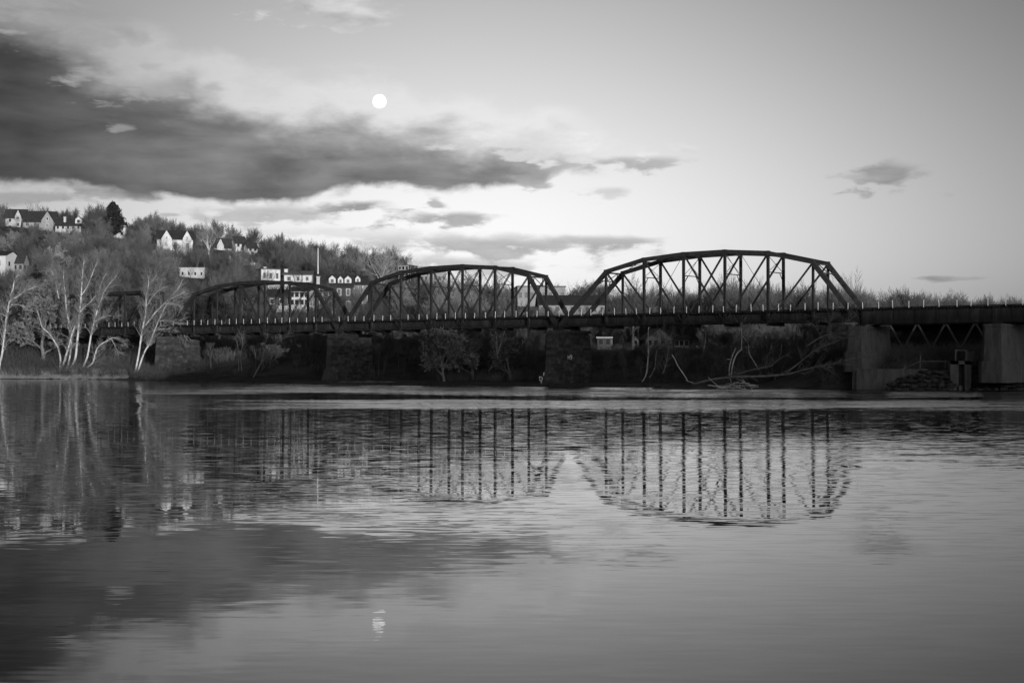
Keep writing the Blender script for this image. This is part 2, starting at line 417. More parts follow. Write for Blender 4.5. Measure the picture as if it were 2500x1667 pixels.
def house(name, label, x0, x1, ytop, ybase, Y, rz=0.0, cat='house', wall='white', roof='roof', ridge='x', rf=.45, depth=None,
          rows=2, cols=3, wing=None, dormers=(), chimneys=(), flat=False, door=None, protect=True, under=None, panes=1, skirt=5.0, wh=1.3, ww=.9):
    """a house filling the pixel box; wing = (frac0, frac1, roof share of height, proud) is a front gable"""
    p = at((x0 + x1) / 2, ybase, Y); k = Y / F
    w = (x1 - x0) * k / max(.5, math.cos(rz) + .35 * abs(math.sin(rz))); H = (ybase - ytop) * k
    dp = depth or w * .8
    HOUSE_PTS.append((p.x, p.y + dp / 2, p.z - .3))
    t = thing(name, label, cat, p, rz)
    hr = 0 if flat else H * rf; hw = H - hr
    X0, X1 = -w / 2, w / 2
    b = MB(); gable_wall(b, X0, X1, 0, dp, -skirt, hw, hr, ridge); b.build('wall', M[wall], t)
    b = MB()
    if flat:
        b.box((0, dp / 2, hw + .12), (w + .5, dp + .5, .24)); b.build('roof', M[roof], t)
    else:
        roof_slabs(b, X0, X1, 0, dp, hw, hr, ridge); b.build('roof', M[roof], t)
    if wing:
        for f0, f1, wrf, proud in wing:
            a0, a1 = X0 + w * f0, X0 + w * f1; wr = H * wrf; whh = H * (.97 - (0 if wrf > .1 else .1)) - wr
            b = MB(); gable_wall(b, a0, a1, -proud, dp * .5, -skirt, whh, wr, 'y'); ww_ = b.build('gable_wing', M[wall], t)
            b = MB(); roof_slabs(b, a0, a1, -proud, dp * .5, whh, wr, 'y', .35); b.build('roof', M[roof], ww_)
            add_window(ww_, (a0 + a1) / 2, whh * .62, ww, wh, -proud, panes=panes)
            add_window(ww_, (a0 + a1) / 2, whh * .62 + wh + 1.4, ww * .8, wh * .8, -proud)
    for r in range(rows):
        for c in range(cols):
            fx = (c + .5) / cols
            if wing and any(f0 - .03 < fx < f1 + .03 for f0, f1, _, _ in wing): continue
            zz = hw * (r + .55) / rows
            add_window(t, X0 + w * fx, zz, ww, min(wh, hw / rows * .6), 0, panes=panes, fm='bark' if cat == 'shed' else ('grey' if wall in ('white', 'grey') else 'white'))
    for c in range(2):
        for r in range(rows):
            add_side_window(t, X1, dp * (c + .5) / 2, hw * (r + .55) / rows, ww, min(wh, hw / rows * .6))
    if door is not None:
        b = MB(); b.box((X0 + w * door, -.06, 1.05), (1.1, .12, 2.1)); d_ = b.build('door', M['grey'], t)
        b = MB(); b.box((X0 + w * door + .38, -.15, 1.0), (.08, .07, .2)); b.build('handle', M['rail'], d_)
    for fx, dw, dh in dormers:
        xx = X0 + w * fx; sl = hr / (dp / 2); yy = dp * .12; zb = hw + yy * sl
        b = MB(); gable_wall(b, xx - dw / 2, xx + dw / 2, yy - .05, dp * .45, zb - .3, zb + dh * .62, dh * .38, 'y'); dm = b.build('dormer', M['white'], t)
        b = MB(); roof_slabs(b, xx - dw / 2, xx + dw / 2, yy - .05, dp * .45, zb + dh * .62, dh * .38, 'y', .22, .12); b.build('roof', M[roof], dm)
        add_window_sub(dm, xx, zb + dh * .33, dw * .42, dh * .42, yy - .05)
    for fx, fy, cw, ch, cm in chimneys:
        b = MB(); b.box((X0 + w * fx, dp * fy, hw + ch / 2), (cw, cw, ch + hr)); b.box((X0 + w * fx, dp * fy, hw + ch + hr / 2 + .1), (cw + .25, cw + .25, .22))
        b.build('chimney', M[cm], t)
    if protect: PROTECT.append((x0 - 3, x1 + 3, ytop - 2, ybase, Y))
    return t
def add_side_window(t, x, y, z, w, h):
    b = MB(); b.box((x + .05, y, z), (.10, w + .24, h + .24)); f = b.build('window', M['grey'], t)
    b = MB(); b.box((x + .112, y, z), (.03, w, h)); b.build('pane', M['glass'], f)
def add_window_sub(parent, x, z, w, h, y):
    b = MB(); b.box((x, y - .05, z), (w, .1, h)); return b.build('pane', M['glass'], parent)

# ---- the houses on the hill and along the far bank
house('hilltop_house', 'tall white house at the left end of the hilltop with a dark hipped roof', 12, 62, 510, 580, 590, rad(8), rf=.30, rows=3, cols=2, wall='cream', wing=[(.5, .82, .25, .8)], chimneys=[(.3, .5, .7, 1.2, 'cream')])
house('hilltop_house', 'large grey hilltop house with steep dark roof and pale trimmed side gable', 57, 134, 514, 570, 575, rad(10), wall='grey', rf=.48, rows=2, cols=4, wing=[(.58, .97, .42, 1.2)], panes=2)
house('hilltop_house', 'low hilltop house with broad dark roof beside the round conifer', 135, 198, 532, 562, 570, rad(4), wall='cream', rf=.62, rows=1, cols=5, dormers=[(.88, 2.6, 3.0)], chimneys=[(.33, .25, .9, 1.9, 'cream')])
house('hilltop_house', 'white hilltop house with two small square windows below its eave', 272, 306, 541, 578, 590, rad(12), rf=.22, rows=2, cols=2, depth=9)
house('hilltop_house', 'big white house with two steep gables behind bare branches', 382, 472, 561, 624, 540, rad(14), rf=.36, rows=3, cols=5, wing=[(.12, .42, .34, 1.4), (.72, .96, .30, .8)])
house('hilltop_house', 'small dark roofed house with narrow white front gable below the pale forked tree', 522, 566, 582, 618, 570, rad(20), wall='cream', rf=.6, rows=1, cols=2, wing=[(.15, .55, .45, .6)])
house('hilltop_house', 'dark roofed house whose white gable end shows on the ridge', 574, 602, 577, 605, 590, rad(38), rf=.55, rows=1, cols=2, chimneys=[(.8, .5, .8, 1.0, 'brick')])
house('hilltop_house', 'last small white gabled house at the right end of the ridge', 604, 630, 592, 615, 585, rad(40), rf=.55, rows=1, cols=2)
house('hillside_house', 'pale flat roofed house half hidden by trees above the left truss', 438, 500, 655, 684, 440, rad(6), wall='cream', roof='cream', flat=True, rows=1, cols=4, depth=10, wh=1.0, ww=.6)
house('hillside_house', 'house at the left edge with dark roof and white eave board', 16, 58, 616, 668, 450, rad(-6), wall='grey', rf=.45, rows=1, cols=3, wing=[(.0, .12, .3, .3)])
house('white_building', 'small white end wall with plain front at the left edge of the photo', -22, 16, 612, 668, 445, rad(-10), cat='building', rows=1, cols=1, rf=.2, depth=8)
house('white_building', 'white flat topped building with three tall windows and stepped parapet', 636, 686, 658, 692, 425, rad(24), cat='building', roof='roof_l', flat=True, rows=1, cols=3, depth=12, wh=1.5, ww=.6, chimneys=[(.02, .98, 1.3, 2.4, 'white'), (.5, .6, .7, 1.0, 'cream')])
house('white_building', 'long low white building with shallow roof behind the brick house', 693, 762, 660, 692, 430, rad(6), cat='building', wall='white', roof='roof_l', rf=.34, rows=1, cols=3, depth=11, wh=1.0, ww=.6, chimneys=[(.05, .3, 1.0, 1.0, 'white')])
house('brick_house', 'dark brick house with mansard roof and three white dormers', 772, 862, 668, 760, 395, rad(6), wall='brick', rf=.34, rows=2, cols=4, depth=10, dormers=[(.43, 1.9, 2.3), (.66, 1.5, 2.1), (.87, 1.9, 2.2)], chimneys=[(.04, .1, .9, .8, 'cream')], wh=1.7)
house('white_house', 'tall white house with dormer adjoining the dark brick house', 863, 898, 672, 762, 397, rad(8), wall='white', rf=.25, rows=3, cols=3, depth=10, dormers=[(.3, 1.4, 1.9)], wh=1.6, ww=.8)
house('white_house', 'white two storey house with porch seen through the left truss', 706, 756, 700, 748, 385, rad(-4), wall='white', rf=.22, rows=2, cols=4, depth=8, door=.45)
house('brick_house', 'low dark house with two pale windows seen through the left truss', 652, 700, 706, 750, 383, rad(4), wall='brick', rf=.4, rows=1, cols=2, depth=8)
house('brick_block', 'square brick block on the skyline left of the middle arch', 970, 1000, 648, 690, 520, rad(-20), cat='building', wall='brick', roof='roof_l', flat=True, rows=3, cols=3, depth=8)
house('long_building', 'long pale flat roofed building on the skyline behind the middle arch', 1002, 1090, 650, 690, 540, rad(3), cat='building', wall='grey', roof='white', flat=True, rows=2, cols=8, depth=14)
house('long_building', 'pale flat roofed hall seen through the right end of the middle arch', 1262, 1382, 700, 745, 420, rad(4), cat='building', wall='grey', roof='roof', flat=True, rows=1, cols=8, depth=14, wh=1.6)
house('long_building', 'long low building with dark roof between the two arches', 1315, 1480, 720, 768, 390, rad(2), cat='building', wall='grey', roof='roof', rf=.5, rows=1, cols=9, depth=13)
house('white_house', 'white house with broad front gable under the right arch', 1576, 1644, 803, 848, 335, rad(6), wall='grey', rf=.55, ridge='y', rows=1, cols=4, depth=9, roof='roof_l')
house('white_house', 'small pale gabled cottage left of the white house under the arch', 1542, 1560, 820, 843, 338, rad(8), wall='cream', rf=.4, ridge='y', rows=1, cols=1, depth=5)
house('white_house', 'low white house part hidden by trunks right of the gabled house', 1646, 1682, 818, 848, 337, rad(2), wall='grey', rf=.35, rows=1, cols=3, depth=7)
house('garden_shed', 'open dark shed with flat pale edged roof under the arch', 1458, 1494, 825, 846, 330, rad(-4), cat='shed', wall='brick', roof='cream', flat=True, rows=1, cols=2, depth=4)

# ------------------------------------------------------------------ ground sheet and water
def build_ground():
    xs = np.concatenate([np.linspace(-6000, -420, 24)[:-1], np.linspace(-420, 320, 260), np.linspace(320, 6000, 24)[1:]])
    ys = np.concatenate([np.linspace(-900, -190, 12)[:-1], np.linspace(-190, 14, 60), [20, 60, 110, 150], np.linspace(172, 680, 230), np.linspace(680, 9000, 26)[1:]])
    XX, YY = np.meshgrid(xs, ys); ZZ = ground(XX, YY)
    nx, ny = len(xs), len(ys)
    v = np.stack([XX, YY, ZZ], -1).reshape(-1, 3)
    idx = np.arange(nx * ny).reshape(ny, nx)
    f = np.stack([idx[:-1, :-1], idx[:-1, 1:], idx[1:, 1:], idx[1:, :-1]], -1).reshape(-1, 4)
    me = bpy.data.meshes.new('ground'); me.from_pydata(v.tolist(), [], f.tolist()); me.materials.append(M['soil']); me.shade_smooth(); me.update()
    o = link('ground', me); o['kind'] = 'structure'
build_ground()

def water_material():
    m = bpy.data.materials.new('river_water'); m.use_nodes = True
    N = NT(m.node_tree); b = m.node_tree.nodes['Principled BSDF']
    P = N.n('ShaderNodeNewGeometry').outputs['Position']
    x, y, z = N.sep(P)
    big = N.noise(N.vmul(P, (.010, .03, 0)), 1, 4, .55, .3)
    med = N.noise(N.vmul(P, (.05, .12, 0)), 1, 4, .6, .3)
    # wind on the water: bands along the far bank, ripples to the right
    yw = N.m('ADD', N.m('ADD', y, N.m('MULTIPLY', x, 0.10)), N.m('ADD', N.m('MULTIPLY', N.m('SUBTRACT', big, .5), 60.0), N.m('MULTIPLY', N.m('SUBTRACT', med, .5), 30.0)))
    bandA = N.m('MULTIPLY', N.ss(160, 178, yw), N.ss(-62, -25, x))
    bandB = N.m('MULTIPLY', N.m('MULTIPLY', N.ss(114, 136, yw), N.m('SUBTRACT', 1.0, N.ss(146, 158, yw))), N.ss(-45, 0, x))
    bandC = N.m('MULTIPLY', N.m('MULTIPLY', N.ss(46, 66, yw), N.m('SUBTRACT', 1.0, N.ss(70, 88, yw))), N.ss(-8, 22, x))
    streak = N.ss(.36, .60, N.noise(N.vmul(P, (.06, .22, 0)), 1, 6, .66, .3))
    wind = N.m('MAXIMUM', N.m('MAXIMUM', bandA, N.m('MULTIPLY', bandB, .85)), N.m('MULTIPLY', bandC, .14))
    wind = N.m('MULTIPLY', wind, N.m('ADD', .40, N.m('MULTIPLY', streak, 1.0)))
    mid = N.ss(25, 46, y)
    calm = N.ss(0.38, 0.62, big)
    # slopes of the ripples, crests mostly across the view
    f1 = N.vadd(N.noise(N.vmul(P, (.35, 1.5, 1)), 1, 2, .5, .4, True), (-.5, -.5, -.5))
    f2 = N.vadd(N.noise(N.vmul(P, (.9, 4.2, 1)), 1, 2, .5, .3, True), (-.5, -.5, -.5))
    f0 = N.vadd(N.noise(N.vmul(P, (.09, .45, 1)), 1, 2, .5, .3, True), (-.5, -.5, -.5))
    near = N.lin(N.ss(24, 85, y), 0, 1, .26, 1.0)
    a1 = N.m('ADD', N.m('MULTIPLY', near, N.m('ADD', .008, N.m('MULTIPLY', calm, .009))), 0.0)
    a2 = N.m('ADD', .016, N.m('ADD', N.m('MULTIPLY', mid, .085), N.m('MULTIPLY', N.ss(55, 125, y), .05)))
    def sc(v, k, ax, ay):
        nd = N.n('ShaderNodeVectorMath', operation='SCALE'); N.put(nd.inputs[0], N.vmul(v, (ax, ay, 0))); N.put(nd.inputs['Scale'], k)
        return nd.outputs[0]
    # in the wind patches mostly the near faces of the wavelets are seen, the far ones hide behind them
    def lee(v, k, ax, ay):
        a, b_, c_ = N.sep(v)
        return N.comb(N.m('MULTIPLY', N.m('MULTIPLY', a, k), ax), N.m('MULTIPLY', N.m('MULTIPLY', N.m('ABSOLUTE', b_), k), -ay), 0.0)
    nw = N.vadd(N.vadd(N.comb(0.0, N.m('MULTIPLY', wind, -.058), 0.0), lee(f1, N.m('MULTIPLY', wind, .22), 1.2, 1)), N.vadd(lee(f2, N.m('MULTIPLY', wind, .42), 1.2, 1), lee(f2, N.m('MULTIPLY', mid, .085), .06, 1)))
    nrm = N.vadd(N.vadd(N.vadd(sc(f1, a1, .13, 1), sc(f2, a2, .08, 1)), nw), N.vadd(sc(f0, N.m('MULTIPLY', near, 0.007), .15, 1), (0, 0, 1)))
    nd = N.n('ShaderNodeVectorMath', operation='NORMALIZE'); N.put(nd.inputs[0], nrm)
    m.node_tree.links.new(nd.outputs[0], b.inputs['Normal'])
    b.inputs['Base Color'].default_value = (.010, .010, .010, 1)
    b.inputs['IOR'].default_value = 1.333; b.inputs['Specular IOR Level'].default_value = .5
    N.put(b.inputs['Roughness'], N.m('ADD', .012, N.m('MULTIPLY', wind, .05)))
    return m
b = MB(); b.add([(-6000, 1.5, 0), (6000, 1.5, 0), (6000, 470, 0), (-6000, 470, 0)], [(0, 1, 2, 3)])
o = b.build('river', water_material()); o['kind'] = 'structure'

# ------------------------------------------------------------------ moon
def moon_material():
    m = bpy.data.materials.new('moon_disc'); m.use_nodes = True; t = m.node_tree; t.nodes.clear(); N = NT(t)
    n = N.noise(N.n('ShaderNodeTexCoord').outputs['Generated'], 2.6, 3, .5)
    v = N.lin(n, .35, .65, .95, 1.7)
    d = N.n('ShaderNodeBsdfDiffuse'); d.inputs['Roughness'].default_value = 1.0; t.links.new(N.comb(.12, .12, .12), d.inputs[0])
    e = N.n('ShaderNodeEmission'); t.links.new(N.comb(v, v, v), e.inputs[0])  # glow given to the face in place of sunlight falling on it
    a = N.n('ShaderNodeAddShader'); t.links.new(d.outputs[0], a.inputs[0]); t.links.new(e.outputs[0], a.inputs[1])
    o = N.n('ShaderNodeOutputMaterial'); t.links.new(a.outputs[0], o.inputs[0]); return m
MD = 4000.0
mp = at(926.5, 248, MD)
import bmesh
bm = bmesh.new(); bmesh.ops.create_uvsphere(bm, u_segments=40, v_segments=24, radius=(mp - Vector((0, 0, CAM_H))).length * 16.8 / F)
me = bpy.data.meshes.new('moon'); bm.to_mesh(me); bm.free(); me.materials.append(moon_material()); me.shade_smooth()
tag(link('moon', me, loc=mp), 'pale nearly full moon in the clear sky above the clouds', 'moon')

# ------------------------------------------------------------------ the truss bridge
Z0 = DECK                        # top of ties
ZP = DECK - 1.72                 # pin level of the lower chord
POST_MESH = None
def marker_posts(t, s0, s1):
    global POST_MESH
    if POST_MESH is None:
        b = MB(); b.box((0, 0, .45), (.075, .075, 1.0)); b.box((0, 0, .965), (.10, .10, .04)); POST_MESH = b.mesh('marker_post', M['post'])
    first = math.ceil(s0 / 2.33)
    s = first * 2.33
    while s < s1 - .1:
        if random.random() > .05:
            j = random.uniform(-.25, .25)
            link('marker_post', POST_MESH, t, (s - s0 + j, -.52, Z0), (rad(random.uniform(-2, 2)), rad(random.uniform(-4, 4)), 0), (1, 1, random.uniform(.85, 1.1)))
        s += 2.33
def deck_parts(t, L, w0, w1, depth, stiff, zt=None):
    """ties, rails and the plate girders below them"""
    zt = Z0 - .28
    b = MB(); s = .2
    while s < L - .1:
        e = random.uniform(-.1, .1)
        b.box((s, W_BR / 2 + e, Z0 - .14 + random.uniform(-.03, .02)), (.26, W_BR + .6, .27)); s += .5
    o = b.build('cross_ties', M['tie'], t); o['kind'] = 'stuff'
    for w in (W_BR / 2 - .75, W_BR / 2 + .75):
        b = MB(); b.box((L / 2, w, Z0 + .02), (L, .14, .04)); b.box((L / 2, w, Z0 + .085), (L, .03, .09)); b.box((L / 2, w, Z0 + .15), (L, .07, .045)); b.build('rail', M['rail'], t)
    for w in (-.33, W_BR + .33):
        b = MB(); b.box((L / 2, w, Z0 + .06), (L, .2, .12)); b.build('guard_timber', M['tie'], t)
    for w, sg in ((w0, -1), (w1, 1)):
        b = MB(); zc = zt - depth / 2
        b.box((L / 2, w, zc), (L, .03, depth)); b.box((L / 2, w, zt - .02), (L, .38, .05)); b.box((L / 2, w, zt - depth + .02), (L, .38, .05))
        s = .3
        while s < L:
            b.box((s, w, zc), (.05, .17, depth - .1)); s += stiff
        b.build('plate_girder', M['steel2'], t)

def truss_span(px0, px1, hips, label, hs, parallel=False):
    s0, s1 = s_of(px0), s_of(px1); L = s1 - s0
    h0, h1 = s_of(hips[0]) - s0, s_of(hips[1]) - s0
    n = len(hs)
    top = [(h0 + (h1 - h0) * i / (n - 1), Z0 + hs[i] - .3) for i in range(n)]
    bot = [0.0] + [q[0] for q in top] + [L]
    base = bw_(s0, 0, 0)
    t = thing('truss_span', label, 'bridge span', base, -TH)
    V = lambda s, w, z: Vector((s, w, z))
    mid = (n - 1) / 2
    for w in (0.0, W_BR):
        b = MB()
        for i in range(n - 1):
            (sa, za), (sb, zb) = top[i], top[i + 1]
            b.beam((sa - .05, w, za), (sb + .05, w, zb), .58, .60)
            # lighter cover plate edges and lacing underneath
            b.beam((sa, w, za + .31), (sb, w, zb + .31), .72, .04)
        for sa, za in top: b.box((sa, w, za), (.5, .62, .72))
        b.build('top_chord', M['steel'], t)
        for (sa, za), sb in ((top[0], 0.15), (top[-1], L - .15)):
            b = MB(); b.beam((sa, w, za), (sb, w, ZP), .58, .54); b.beam((sa, w + .30, za - .1), (sb, w + .30, ZP), .04, .64); b.beam((sa, w - .30, za - .1), (sb, w - .30, ZP), .04, .64)
            b.build('end_post', M['steel'], t)
        for i, (sa, za) in enumerate(top):
            b = MB(); tw = .34 if 0 < i < n - 1 else .26
            for dx in (-tw / 2, tw / 2): b.box((sa + dx, w, (za + ZP) / 2), (.07, .34, za - ZP))
            q = 0; z = ZP + .4
            while z < za - .6:        # lacing bars between the two channels
                b.beam((sa - tw / 2, w - .16, z), (sa + tw / 2, w - .16, z + .45), .02, .09); b.beam((sa + tw / 2, w + .16, z), (sa - tw / 2, w + .16, z + .45), .02, .09); z += .45
            b.box((sa, w, (za + ZP) / 2), (tw, .05, za - ZP))
            b.build('vertical_post', M['steel'], t)
        # main diagonals: double eyebars down towards mid span; thin counters the other way
        for i in range(n):
            if i < mid: j = i + 2      # index into bot
            else: j = i
            if i == mid: continue
            sa, za = top[i]; sb = bot[j]
            if 0 < j <= n:
                b = MB()
                for dw in (-.17, .17): b.beam((sa, w + dw, za), (sb, w + dw, ZP), .045, .17)
                b.build('diagonal', M['steel'], t)
        for i in range(n - 1):
            lo = i + .5
            if lo == mid or i in (0, n - 2): continue
            if lo < mid: sa, za = top[i + 1]; sb = bot[i + 1]
            else: sa, za = top[i]; sb = bot[i + 2]
            b = MB(); b.tube([(sa, w, za), (sb, w, ZP)], [.04, .04], 5); b.build('counter_rod', M['steel'], t)
        b = MB()
        for dw in (-.2, .2): b.box((L / 2, w + dw, ZP), (L, .05, .24))
        for sb in bot: b.tube([(sb, w - .35, ZP), (sb, w + .35, ZP)], [.1, .1], 8)
        b.build('lower_chord', M['steel'], t)
    # portals at both ends, in the plane of the end posts
    for (sa, za), sb in ((top[0], .15), (top[-1], L - .15)):
        A = Vector((sa, 0, za)); D = (Vector((sb, 0, ZP)) - A).normalized()
        b = MB(); off = Vector((0, W_BR, 0))
        p0, p1 = A + D * .2, A + D * 2.1
        b.beam(p0, p0 + off, .22, .26, (1, 0, 0)); b.beam(p1, p1 + off, .16, .16, (1, 0, 0))
        k = 4
        for i in range(k):
            a = W_BR * i / k; c = W_BR * (i + 1) / k
            u = Vector((0, a, 0)); v = Vector((0, c, 0))
            b.beam((p0 if i % 2 else p1) + u, (p1 if i % 2 else p0) + v, .1, .1, (1, 0, 0))
        for w, sg in ((0, 1), (W_BR, -1)):
            b.beam(A + D * 4.0 + Vector((0, w, 0)), p1 + Vector((0, w + sg * 1.5, 0)), .12, .12, (1, 0, 0))
        b.build('portal_brace', M['steel'], t)
    # sway frames at the inner posts
    for i in range(1, n - 1):
        sa, za = top[i]; b = MB(); zt = za - .35; zb = Z0 + 6.0
        b.beam((sa, 0, zt), (sa, W_BR, zt), .16, .2, (1, 0, 0))
        b.beam((sa, 0, zb), (sa, W_BR, zb), .10, .14, (1, 0, 0))
        b.beam((sa, 0, zt), (sa, W_BR, zb), .05, .07, (1, 0, 0)); b.beam((sa, W_BR, zt), (sa, 0, zb), .05, .07, (1, 0, 0))
        for w, sg in ((0, 1), (W_BR, -1)): b.beam((sa, w, zb - 1.5), (sa, w + sg * 1.25, zb), .08, .1, (1, 0, 0))
        b.build('sway_brace', M['steel'], t)
    # top laterals
    for i in range(n - 1):
        (sa, za), (sb, zb) = top[i], top[i + 1]; b = MB()
        b.tube([(sa, 0, za + .1), (sb, W_BR, zb + .1)], [.05, .05], 5); b.tube([(sa, W_BR, za + .05), (sb, 0, zb + .05)], [.05, .05], 5)
        b.build('lateral_rod', M['steel'], t)
    for sb in bot:
        b = MB(); zt = Z0 - 1.30
        b.box((sb, W_BR / 2, zt - .3), (.36, W_BR + .7, .05)); b.box((sb, W_BR / 2, zt - .65), (.03, W_BR + .7, .7)); b.box((sb, W_BR / 2, zt - .97), (.36, W_BR + .7, .05))
        b.build('floor_beam', M['steel2'], t)
    deck_parts(t, L, .55, W_BR - .55, 1.22, 1.27)
    marker_posts(t, s0, s1)
    return t
HS = [7.48, 9.17, 9.72, 9.76, 9.20, 7.46]
PX_D, PX_A, PX_B, PX_C, PX_E = 52, 411, 829, 1363, 2097
truss_span(PX_C + 2, PX_E, (1479.6, 1985.5), 'nearest arched truss span, tallest against the sky, right of centre', HS)
truss_span(PX_B + 1, PX_C - 2, (907.7, 1291.2), 'middle arched truss span between the two tall stone piers', HS)
truss_span(PX_A + 1, PX_B - 1, (473.5, 771), 'third arched truss span standing before the hillside houses', [h * .90 for h in HS])
sD0, sD1 = s_of(PX_D), s_of(PX_A)
def px_of(s):
    p = bw_(s, 0, 0); return 1250 + F * p.x / p.y
truss_span(PX_D, PX_A - 1, (px_of(sD0 + 7), px_of(sD1 - 7)), 'level topped truss span mostly hidden behind the left sycamores', [7.9] * 6)

def girder_span(px0, s1, label):
    s0 = s_of(px0); L = s1 - s0
    t = thing('girder_span', label, 'bridge span', bw_(s0, 0, 0), -TH)
    deck_parts(t, L, .12, W_BR - .12, 2.05, 1.6)
    b = MB()
    s = 1.0
    while s < L - 3:
        b.beam((s, .2, Z0 - .6), (s, W_BR - .2, Z0 - 2.1), .1, .1, (1, 0, 0)); b.beam((s, W_BR - .2, Z0 - .6), (s, .2, Z0 - 2.1), .1, .1, (1, 0, 0)); s += 3.1
    b.build('cross_frame', M['steel2'], t)
    marker_posts(t, s0, s1)
    return t
S_E2 = s_of(2436)
girder_span(PX_E + 5, S_E2 - .05, 'dark plate girder span between the two concrete piers on the right')
s0 = S_E2 + .05
t = girder_span(px_of(s0), s0 + 27, 'plate girder span running out of the picture past the last concrete pier')

# ---- masonry piers
UNIT = []
for k in range(5):
    b = MB(); r = random.Random(k)
    b.box((0, 0, 0), (1, 1, 1)); b.v = [tuple(c + r.uniform(-.03, .03) for c in p) for p in b.v]
    UNIT.append(b.mesh('stone_block', M['stone']))
def masonry_pier(px, label, z_top, graffiti=False, starling=True):
    s = s_of(px); z0 = -1.0
    base = bw_(s, W_BR / 2, 0)
    t = thing('stone_pier', label, 'bridge pier', base, -TH)
    hl_t, hw_t = 4.9, 1.35       # half length (across the bridge) and half width at the top
    def plan(z):
        f = (z_top - z) * .035
        hw = hw_t + f; hl = hl_t + f * 1.6
        n = hw * 1.0
        return [(-hw, -hl + n * .55), (0.0, -hl - n * .55), (hw, -hl + n * .55), (hw, hl), (-hw, hl)]
    pc = plan(z0); ptp = plan(z_top - .5)
    b = MB(); n = 5
    ins = lambda pl, q: [(x * (1 - q / 1.6), y * (1 - q / 5.5)) for x, y in pl]
    vs = [(x, y, z0) for x, y in ins(pc, .17)] + [(x, y, z_top - .5) for x, y in ins(ptp, .17)]
    b.add(vs, [tuple(range(n - 1, -1, -1)), tuple(range(n, 2 * n))] + [(i, (i + 1) % n, n + (i + 1) % n, n + i) for i in range(n)])
    b.build('core', M['mortar'], t)
    ch = .56; z = -.35; row = 0; cnt = 0
    while z + ch <= z_top - .5 + .01:
        pl = plan(z + ch / 2)
        for i in range(5):
            if i == 3: continue                    # the downstream end is never seen
            a = Vector((*pl[i], 0)); c = Vector((*pl[(i + 1) % 5], 0)); e = c - a; ln = e.length; e.normalize()
            nrm = Vector((e.y, -e.x, 0)); ang = math.atan2(e.y, e.x)
            m_ = max(1, round(ln / 1.35)); u = 0.0; cuts = [0.0]
            for q in range(1, m_): cuts.append(ln * (q + (.28 if row % 2 else -.22) + random.uniform(-.1, .1)) / m_)
            cuts.append(ln)
            for q in range(len(cuts) - 1):
                l_ = cuts[q + 1] - cuts[q]; cm = a + e * ((cuts[q] + cuts[q + 1]) / 2) - nrm * (.20 - random.uniform(0, .035))
                link('stone_block', UNIT[random.randrange(5)], t, (cm.x, cm.y, z + ch / 2 + random.uniform(-.01, .01)), (0, 0, ang), (max(.2, l_ - .045), .42, ch - .05)); cnt += 1
        z += ch; row += 1
    b = MB(); pt = plan(z_top); b.prism([(x * 1.1, y * 1.04) for x, y in pt], z_top - .5, z_top, 1.0); b.build('coping', M['stone'], t)
    for w in (-W_BR / 2, W_BR / 2):
        for sx in (-.55, .55):
            b = MB(); b.box((sx, w, (z_top + ZP - .2) / 2), (.6, .7, max(.1, ZP - .2 - z_top))); b.build('bearing', M['steel'], t)
    if starling:                                   # sloping toe at the upstream foot
        p = plan(0.0); nx, ny = p[1]
        b = MB(); hw = p[2][0]
        vs = [(-hw - .3, ny + 2.2, -1), (0, ny - 1.6, -1), (hw + .3, ny + 2.2, -1), (-hw * .9, ny + 1.6, 2.3), (0, ny - .1, 2.5), (hw * .9, ny + 1.6, 2.3)]
        b.add(vs, [(2, 1, 0), (3, 4, 5), (0, 1, 4, 3), (1, 2, 5, 4), (2, 0, 3, 5)]); b.build('toe', M['stone'], t)
    return t, plan
PIER_TOP = ZP - .75
masonry_pier(PX_A, 'stone pier farthest left, half hidden behind the two stemmed sycamore', PIER_TOP, starling=False)
pB, _ = masonry_pier(PX_B, 'stone pier left of the middle span with lit courses near its top', PIER_TOP)
pC, planC = masonry_pier(PX_C, 'stone pier right of the middle span with white graffiti at its foot', PIER_TOP)
def lettering(parent, txt, loc, direction, up, size, name='graffiti'):
    cu = bpy.data.curves.new('lettering', 'FONT'); cu.body = txt; cu.size = size; cu.extrude = .01; cu.offset = .02; cu.align_x = 'CENTER'
    tmp = bpy.data.objects.new('lettering_tmp', cu); COL.objects.link(tmp)
    dg = bpy.context.evaluated_depsgraph_get(); dg.update()
    me = bpy.data.meshes.new_from_object(tmp.evaluated_get(dg)); bpy.data.objects.remove(tmp); bpy.data.curves.remove(cu)
    me.materials.clear(); me.materials.append(M['paint'])
    o = link(name, me, parent)
    dx = Vector(direction).normalized(); u = (Vector(up) - dx * Vector(up).dot(dx)).normalized(); nz = dx.cross(u)
    o.matrix_local = Matrix(((dx.x, u.x, nz.x, loc[0]), (dx.y, u.y, nz.y, loc[1]), (dx.z, u.z, nz.z, loc[2]), (0, 0, 0, 1)))
    return o
# white letters on the right cheek of the toe
pl0 = planC(0.0); ny = pl0[1][1]; hw = pl0[2][0]
TA, TB, TC = Vector((0, ny - 1.6, -1)), Vector((hw + .3, ny + 2.2, -1)), Vector((0, ny - .1, 2.5))
tdir = (TB - TA).normalized(); tn = tdir.cross(TC - TA).normalized(); tup = tn.cross(tdir)
for txt, u, v, sz in (('FEIT', 1.75, 2.60, .75), ('DAWN', 1.75, 1.80, .95), ('S', .6, 1.25, .8)):
    lettering(pC, txt, TA + tdir * u + tup * v + tn * .03, tdir, tup, sz)
for txt, y_, z_, sz in (('H', -1.6, 4.4, .9), ('9', -.9, 4.3, 1.2)):
    pz = planC(z_)
    lettering(pC, txt, (pz[2][0] + .06, y_, z_), (0, 1, 0), (0, 0, 1), sz)

